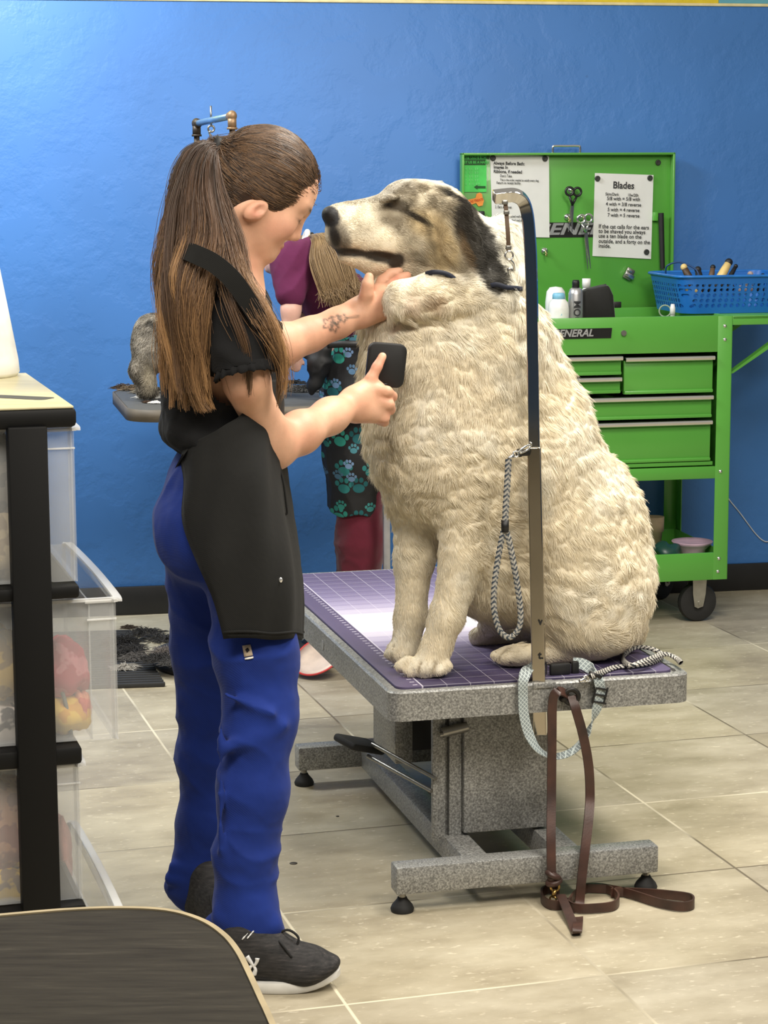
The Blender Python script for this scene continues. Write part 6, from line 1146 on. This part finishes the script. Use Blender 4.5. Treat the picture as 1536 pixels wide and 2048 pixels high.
# folded bandanas in the drawers
def lump(px, py, d, rx, rz, rd, rgb, label, rgb2=None, rot=0.0, sharp=0.3):
    a, z = KP(px, py, d); c = K(a, d, z); bm = MB().ball((0, 0, 0), 1.0, 26); v = np.array(bm.v); v = np.sign(v) * np.abs(v) ** (1 - sharp * 0.5); v = v * (1 + 0.2 * vnoise(v + px, 2.2, 1) + 0.1 * vnoise(v + px, 5.0, 2))[:, None]
    t = radians(rot); v = v * A3((rx, rd, rz)); v = np.stack([v[:, 0] * cos(t) - v[:, 2] * sin(t), v[:, 1], v[:, 0] * sin(t) + v[:, 2] * cos(t)], 1) @ RK.T
    bm.v = [tuple(x + c) for x in v]; nm = 'print_%d_%d' % (px, py); n = NT(nm); g = n.coord(); cc = srgb(*rgb)
    if rgb2: n.link(n.ramp(n.noise(34, 2, g), [(0.5, cc), (0.56, srgb(*rgb2))]), n.b.inputs['Base Color'])
    else: n.link(n.ramp(n.noise(20, 3, g), [(0.3, tuple(x * 0.8 for x in cc[:3]) + (1,)), (0.7, cc)]), n.b.inputs['Base Color'])
    n.b.inputs['Roughness'].default_value = 0.85; return tag(bm.out('bandana', n.m, None, True, loc=c), label, 'bandana', 'bandanas in the clear drawers'), c
G_ = 0.06
lump(125, 1335, 0.12, 0.045, 0.05, 0.05, (186, 48, 70), 'crumpled crimson bandana in the open second drawer', (214, 120, 130), 20); o, c = lump(130, 1425, 0.1, 0.04, 0.032, 0.05, (228, 190, 74), 'yellow printed bandana tied with a grey band in the open second drawer', (214, 160, 60)); lump(163, 1415, 0.1, 0.016, 0.03, 0.04, (222, 150, 120), 'small orange and pink bandana at the front of the second drawer', (210, 110, 96))
MB().torus(c, 0.046, 0.0035, VK + ZZ * 0.15, 24, 8).out('grey_band', mat('grey_elastic', (104, 108, 100), 0.7), None, True, loc=c); bpy.data.objects['grey_band'].parent = o; bpy.data.objects['grey_band'].location = (0, 0, 0)
lump(8, 960, 0.1, 0.05, 0.08, 0.06, (120, 110, 96), 'dark taupe bandana high in the top drawer', (70, 62, 54)); lump(4, 1090, 0.1, 0.05, 0.07, 0.06, (186, 168, 132), 'beige bandana low in the top drawer', (150, 130, 100))
lump(10, 1330, 0.1, 0.045, 0.06, 0.05, (206, 170, 70), 'yellow patterned bandana at the left of the second drawer', (150, 120, 60)); lump(8, 1450, 0.1, 0.045, 0.045, 0.05, (214, 204, 196), 'white and black spotted bandana at the left of the second drawer', (48, 40, 44))
lump(8, 1640, 0.1, 0.05, 0.08, 0.05, (150, 70, 52), 'rust bandana in the third drawer', (214, 150, 110)); lump(8, 1765, 0.1, 0.045, 0.04, 0.05, (214, 176, 60), 'yellow bandana at the bottom of the third drawer', (120, 90, 60)); lump(120, 1700, 0.3, 0.02, 0.06, 0.06, (196, 140, 130), 'faded pink bandana at the right of the third drawer')
# white container standing on the cart
cc = G(-52, 752, ZK) ; rr = float(np.linalg.norm(G(38, 752, ZK) - cc)); hh = 0.21
bt = thing('bucket', 'white round tapering tub standing on the drawer cart', 'tub', cc)
MB().lathe(cc, [(rr * 0.94, 0), (rr, 0.008), (rr * 0.98, 0.03), (rr * 0.62, hh), (rr * 0.58, hh + 0.004), (0, hh + 0.006)], n=56).out('shell', mat('white_tub_plastic', (226, 224, 216), 0.45), bt, True)
# ------------------------------------------------------------------ black table in the near corner
ZT = 0.6; gp = lambda x, y: G(x, y, ZT)
edge = [(-620, 1885), (-300, 1856), (0, 1832), (130, 1821), (240, 1817), (335, 1822), (402, 1841), (447, 1870), (476, 1905), (499, 1950), (522, 2000), (544, 2048), (630, 2250), (700, 2420), (-620, 2560)]
ep = [gp(*p) for p in edge]; sm = list(catmull(ep[2:13], 5)); poly = ep[:2] + sm + ep[13:]; cen = np.mean(ep, axis=0)
nt = thing('table', 'dark streaked table top with rounded tan-edged corner close to the camera', 'table', cen * A3((1, 1, 0)))
n = NT('black_streaked_laminate'); g = n.coord(); k = n.new('ShaderNodeVectorMath', operation='MULTIPLY'); n.link(g, k.inputs[0]); k.inputs[1].default_value = (3, 26, 1); n.link(n.ramp(n.noise(3, 6, k.outputs[0], 0.65), [(0.3, srgb(34, 31, 27)), (0.6, srgb(48, 45, 39)), (0.85, srgb(70, 66, 58))]), n.b.inputs['Base Color']); n.b.inputs['Roughness'].default_value = 0.75; n.b.inputs['Specular IOR Level'].default_value = 0.12; n.bump(n.noise(200, 3, g), 0.08, 0.001)
MB().prism([(p[0], p[1]) for p in poly], (0, 0, ZT - 0.024), (1, 0, 0), (0, 1, 0), ZZ, 0.024).out('top', n.m, nt)
MB().tube(np.array(poly) - ZZ * 0.012, 1, closed=True, flat=(0.028, 0.007), hint=lambda t: ZZ).out('edge_trim', mat('tan_edge_trim', (150, 136, 106), 0.5), nt)
for k_ in (0.25, 0.75):
    p = ep[0] * (1 - k_) + ep[7] * k_; q_ = ep[-1] * (1 - k_) + ep[12] * k_
    for r_ in (p * 0.75 + q_ * 0.25, p * 0.3 + q_ * 0.7): MB().cyl(r_ * A3((1, 1, 0)), r_ * A3((1, 1, 0)) + ZZ * (ZT - 0.024), 0.014).out('leg', STEEL, nt, True)
# ------------------------------------------------------------------ chrome arm, leads and collars at the big table
chr_m = mat('polished_chrome', (214, 214, 212), 0.08, 1.0, 0.02)
ga = thing('chrome_pole', 'tall chrome pole with bent-over top at the big table\'s front edge', 'pole', T(0.3, 0.012, TZ))
bA = 0.02; pp = [DP(1081, 1468, bA), DP(1078, 1362, bA), DP(1073, 1100, bA), DP(1069, 900, bA), DP(1063, 560, bA), DP(1059, 470, bA), DP(1054, 425, bA), DP(1045, 401, bA), DP(1030, 391, bA), DP(1012, 391, bA + .004), DP(987, 394, bA + .006)]
sqh = unit(UT * 0.92 + VT * 0.4)
def sqtube(pts, w, name, m):
    mb = MB(); mb.tube(pts, 1, flat=(w, w), hint=tuple(sqh)); o = mb.out(name, m, ga, False); bv = o.modifiers.new('round', 'BEVEL'); bv.width = 0.002; bv.segments = 2; bv.limit_method = 'ANGLE'; return o
up = np.concatenate([[pp[3] - (pp[4] - pp[3]) * 0.05], catmull(pp[3:], 6)]); sqtube(up, 0.0235, 'bent_post', chr_m)
sqtube([pp[0], pp[1], pp[2], pp[3] + (pp[4] - pp[3]) * 0.02], 0.0275, 'outer_sleeve', mat('worn_steel_sleeve', (186, 178, 164), 0.16, 1.0, 0.12, 6))
tk = DP(1058, 905, bA - 0.015); MB().cyl(tk, tk - VT * 0.02, 0.007).ball(tk - VT * 0.02, 0.009, 12).out('thumb_screw', BLK, ga, True)
for (x, y, s) in ((1076, 1250, 'v.'), (1076, 1318, 't.')):
    q = DP(x, y, bA - 0.0165); text('ink_mark', s, q, unit(VT), ZZ, 0.022, mat('black_marker', (20, 20, 20), 0.6), ga, bold=0.0006)
MB().box(DP(1085, 1368, 0.012), (0.05, 0.03, 0.012), RT, 0.002).out('clamp', HAM, ga)
# strap hanging from the end of the arm
nl = thing('grooming_loop', 'thin brown strap with chrome ring hanging from the bent end of the chrome pole', 'strap', DP(1012, 396, bA)); BRN = mat('brown_strap', (96, 78, 64), 0.6)
sp = [DP(1010, 398, bA), DP(1013, 430, bA), DP(1016, 470, bA), DP(1017, 500, bA + .02)]; MB().tube(catmull(sp, 5), 1, flat=(0.008, 0.003), hint=lambda t: VT).out('strap', BRN, nl, False)
for x, y in ((1010, 405), (1013, 425), (1017, 495)): MB().box(DP(x, y, bA - .004), (0.011, 0.006, 0.008), RT, 0.001).out('slide', STEEL, nl)
MB().torus(DP(1018, 511, bA + .03), 0.0085, 0.002, UT, 22, 8).out('ring', CHR, nl, True); MB().tube(catmull([DP(1019, 520, bA + .04), DP(1026, 528, bA + .05), DP(1027, 542, bA + .06), DP(1017, 538, bA + .06), DP(1022, 556, bA + .08)], 6), 0.0032, 8).out('snap_hook', CHR, nl, True)
# flat braided leads with chevrons
def braid(name, pts, w, th, parent, pitch, c1, c2, side, n=None, m_=12):
    p = catmull(pts, 24); L = np.r_[0, np.cumsum(np.linalg.norm(np.diff(p, axis=0), axis=1))]; k = max(30, int(L[-1] / 0.0016)); s = np.linspace(0, L[-1], k); p = np.stack([np.interp(s, L, p[:, i]) for i in range(3)], 1)
    T_ = unit(np.gradient(p, axis=0)); V, C_ = [], []
    for i in range(k):
        x = A3(side(i / (k - 1)) if callable(side) else side); x = unit(x - T_[i] * (x @ T_[i])); y = np.cross(T_[i], x)
        for j in range(m_):
            a = 2 * pi * j / m_; cx, cy = cos(a), sin(a); V.append(p[i] + x * cx * w / 2 * (1 + 0.06 * sin(2 * pi * s[i] / pitch)) + y * cy * th / 2); f = ((s[i] - abs(cx) * w * 0.5) / pitch) % 1.0; C_.append(c1 if f < 0.5 else c2)
    Fq = np.array([(i * m_ + j, i * m_ + (j + 1) % m_, (i + 1) * m_ + (j + 1) % m_, (i + 1) * m_ + j) for i in range(k - 1) for j in range(m_)])
    return mesh(name, V, Fq, attr_mat('braided_cord', 0.8, 0.3, 300), parent, True, col=np.array(C_))
GRY, NAV, WHT, BK = [np.array(srgb(*c)[:3]) for c in ((176, 172, 162), (52, 62, 74), (206, 202, 192), (34, 36, 42))]
bL = -0.03
rl = thing('braided_lead', 'grey and navy braided lead hanging in a loop from the chrome pole', 'lead', DP(1014, 915, bL)); hp = DP(1010, 1052, bL)
braid('lead', [DP(1017, 918, bL), DP(1015, 960, bL), DP(1012, 1010, bL), hp], 0.0135, 0.007, rl, 0.0105, GRY, NAV, VT)
braid('loop_handle', [hp, DP(1001, 1090, bL), DP(990, 1160, bL), DP(988, 1215, bL), DP(998, 1258, bL), DP(1018, 1275, bL), DP(1037, 1258, bL), DP(1041, 1225, bL), DP(1033, 1160, bL), DP(1020, 1090, bL), hp], 0.0125, 0.007, rl, 0.0105, GRY, NAV, lambda t: VT * cos(min(1, max(0, t)) * 0.0) + (ZZ if 0.4 < t < 0.6 else 0) * 0.9)
MB().cyl(hp + ZZ * 0.012, hp - ZZ * 0.012, 0.008).out('binding', BLK, rl, True); c1, c2 = DP(1017, 917, bL), DP(1060, 892, bA - 0.02)
e_ = c2 - c1; MB().tube([c1, c1 + e_ * 0.25], 0.004, 8).torus(c1 + e_ * 0.33, 0.006, 0.002, UT, 18, 8).tube(catmull([c1 + e_ * 0.42, c1 + e_ * 0.6 + ZZ * 0.004, c1 + e_ * 0.9 + ZZ * 0.004, c2, c1 + e_ * 0.85 - ZZ * 0.005, c1 + e_ * 0.55 - ZZ * 0.003], 6), 0.0024, 8).out('snap_clip', CHR, rl, True)
zl = MZ + 0.006; gl = lambda x, y, z=zl: G(x, y, z)
tl = thing('braided_lead', 'black and white braided lead lying on the table corner behind the large dog', 'lead', gl(1260, 1320))
braid('lead', [gl(1180, 1354, zl + .004), gl(1205, 1344), gl(1232, 1334), gl(1262, 1332), gl(1300, 1326), gl(1325, 1312), gl(1310, 1300, zl + .008), gl(1280, 1294, zl + .01), gl(1256, 1302, zl + .006), gl(1246, 1318), gl(1262, 1330, zl + .01), gl(1300, 1318, zl + .014), gl(1330, 1308, zl + .012), gl(1352, 1316, zl + .006), gl(1362, 1326, zl + .006)], 0.0125, 0.007, tl, 0.011, WHT, BK, lambda t: A3((0.3, 1, 0.35)))
MB().tube([gl(1160, 1362), gl(1182, 1353)], 0.0035, 8).torus(gl(1172, 1357), 0.006, 0.002, UT, 16, 8).out('snap_clip', CHR, tl, True)
# plaid collar hung over the table edge
pc_ = thing('dog_collar', 'grey plaid collar with black buckle draped over the table\'s front edge', 'collar', DP(1110, 1370, -0.01))
def plaid():
    n = NT('grey_plaid_webbing'); g = n.coord(); a = dotn(n, g, VT / 0.009 + ZZ / 0.009, 0); b = dotn(n, g, VT / 0.009 - ZZ / 0.009, 0); ln = lambda t: mth(n, 'LESS_THAN', mth(n, 'FRACT', t), 0.22)
    n.link(mixc(n, mth(n, 'MAXIMUM', ln(a), ln(b)), mixc(n, n.noise(12, 2, g), srgb(112, 116, 118), srgb(150, 164, 166)), srgb(196, 206, 204)), n.b.inputs['Base Color']); n.b.inputs['Roughness'].default_value = 0.8; return n.m
bq = -0.012
cl = [(1080, 1327, 0.05), (1058, 1336, 0.02), (1047, 1358, bq), (1046, 1395, bq), (1048, 1430, bq), (1058, 1468, bq), (1078, 1500, bq), (1108, 1513, bq), (1142, 1504, bq), (1168, 1478, bq), (1186, 1440, bq), (1197, 1405, bq), (1201, 1382, bq), (1196, 1358, bq), (1184, 1340, 0.03), (1165, 1328, 0.05), (1146, 1326, 0.06)]
def hint_c(t):
    k = t * 16
    if k < 1: return ZZ + VT * 0.3
    if k < 5: return VT * 0.95 + UT * 0.3
    if k < 9.5: f = min(1, (k - 5) / 2); return VT * (1 - f) * 0.8 + UT * (0.3 + 0.6 * f) + ZZ * 0.25 * f
    if k < 13.5: f = min(1, (k - 9.5) / 1.2); return UT * (0.9 - f * 0.7) + VT * 0.95 * f
    return ZZ * 0.8 + UT * 0.5
MB().tube(catmull([DP(*p) for p in cl], 6), 1, flat=(0.0235, 0.002), hint=hint_c).out('webbing', plaid(), pc_, False)
MB().box(DP(1120, 1338, 0.045) , (0.046, 0.013, 0.026), RT, 0.005).box(DP(1086, 1336, 0.04), (0.016, 0.012, 0.03), RT, 0.004).box(DP(1150, 1336, 0.05), (0.016, 0.012, 0.03), RT, 0.004).out('buckle', BLK, pc_)
q = MB(); b_ = DP(1200, 1392, bq - .002); Rb = RT @ np.array([[cos(.25), 0, sin(.25)], [0, 1, 0], [-sin(.25), 0, cos(.25)]])
for dz in (-0.014, 0.002, 0.016): q.box(b_ + ZZ * dz, (0.028, 0.006, 0.004), Rb, 0.001)
for dx in (-0.013, 0.013): q.box(b_ + VT * dx + ZZ * 0.001, (0.003, 0.006, 0.033), Rb, 0.001)
q.out('slider', BLK, pc_); q_ = DP(1190, 1350, bq - .004); MB().tube([q_ - VT * 0.012 + ZZ * 0.006, q_ + VT * 0.014 - ZZ * 0.006], 0.004, 8).out('keeper', BLK, pc_, True)
q_ = DP(1170, 1357, bq); MB().torus(q_, 0.008, 0.002, ZZ + UT * 0.4, 18, 8).out('d_ring', CHR, pc_, True)
# brown leather lead through the eyelet of the table edge
LEA = NT('brown_leather'); g = LEA.coord(); LEA.link(LEA.ramp(LEA.noise(18, 4, g), [(0.3, srgb(46, 32, 28)), (0.7, srgb(78, 51, 42))]), LEA.b.inputs['Base Color']); LEA.b.inputs['Roughness'].default_value = 0.42; LEA.bump(LEA.noise(260, 3, g), 0.2, 0.001); LEA = LEA.m
ew = thing('eyelet', 'black ring eyelet standing out of the table\'s front edge', 'eyelet', DP(1143, 1393, -0.012)); ec = DP(1143, 1393, -0.014); MB().torus(ec, 0.0145, 0.0052, UT + VT * 0.15, 30, 10).out('ring', mat('black_iron', (38, 36, 34), 0.45, 0.4), ew, True); MB().cyl(DP(1126, 1397, 0.004), DP(1126, 1397, -0.018), 0.008).out('shank', mat('black_iron', (38, 36, 34)), ew, True)
bl = thing('leather_lead', 'brown leather lead hanging from the eyelet and coiled on the tiles', 'lead', A3(G(1140, 1800)))
bb = -0.026; st_ = [DP(1143, 1392, -0.012), DP(1152, 1420, bb), DP(1166, 1470, bb), DP(1177, 1530, bb), DP(1180, 1590, bb), DP(1177, 1640, bb - .025), DP(1170, 1700, bb - .05), DP(1163, 1760, bb - .065), DP(1158, 1820, bb - 0.085), G(1155, 1855, 0.016), G(1153, 1866, 0.005), G(1149, 1858, 0.004), G(1143, 1842, 0.008), G(1131, 1812, 0.018), G(1121, 1790, 0.022)]
MB().tube(catmull(st_, 8), 1, flat=(0.0195, 0.004), hint=lambda t: VT).out('strap', LEA, bl, False)
s2 = [DP(1136, 1392, -0.008), DP(1124, 1383, -0.02), DP(1112, 1385, bb), DP(1105, 1405, bb), DP(1104, 1470, bb), DP(1103, 1580, bb - .01), DP(1102, 1680, bb - .048), DP(1103, 1748, bb - .062)]
MB().tube(catmull(s2, 8), 1, flat=(0.019, 0.004), hint=lambda t: VT if t > 0.22 else ZZ * 0.6 + UT * 0.6 + VT * 0.2).out('strap', LEA, bl, False)
kn = DP(1106, 1756, bb - .064); q = MB(); q.torus(kn + ZZ * 0.006, 0.0125, 0.006, ZZ + VT * 0.5, 22, 10); q.torus(kn - ZZ * 0.008 + VT * 0.002, 0.012, 0.0065, ZZ - VT * 0.3, 22, 10); q.ball(kn, 0.012, 12); q.out('knot', LEA, bl, True)
BRS = mat('brass', (190, 156, 92), 0.3, 0.95); q_ = DP(1110, 1774, bb - .066); MB().torus(q_, 0.009, 0.0025, UT, 20, 8).cyl(q_ - ZZ * 0.006, q_ - ZZ * 0.022 - VT * 0.004, 0.0045).torus(q_ - ZZ * 0.026 - VT * 0.004, 0.007, 0.002, UT + VT, 18, 8).out('snap_clip', BRS, bl, True)
zc = 0.0115; gf = lambda x, y: G(x, y, zc)
p1 = [(1118, 1783), (1098, 1778), (1084, 1785), (1086, 1800), (1106, 1810), (1136, 1806), (1150, 1790), (1176, 1776), (1214, 1778), (1236, 1794), (1230, 1810), (1196, 1816), (1150, 1816), (1128, 1800)]
MB().tube(catmull([gf(*p) for p in p1], 8), 1, flat=(0.0195, 0.004), hint=lambda t: ZZ).out('coil', LEA, bl, False)
p2 = [(1170, 1776), (1216, 1778), (1262, 1788), (1320, 1806), (1362, 1813), (1386, 1808), (1380, 1796), (1340, 1790), (1290, 1786), (1240, 1784), (1222, 1786)]
MB().tube(catmull([gf(*p) for p in p2], 8), 1, flat=(0.0195, 0.004), hint=lambda t: ZZ).out('hand_loop', LEA, bl, False)
# collar worn by the large dog
hd_ = surf(DVd, DF); cp = [q for q in (hd_(x, y, l)[0] for x, y, l in ((852, 548, .0), (868, 550, .007), (886, 552, .007), (902, 555, .002), (935, 560, -.02), (968, 566, -.02), (988, 571, .006), (1006, 576, .011), (1022, 579, .011), (1034, 580, .01))) if q is not None] + [DP(1047, 574, DM), DP(1036, 566, DM + 0.06)]
MB().tube(catmull(cp, 6), 1, flat=(0.0095, 0.004), hint=lambda t: ZZ).out('collar', mat('navy_collar', (20, 27, 46), 0.7), dog, True, label='dark navy collar')
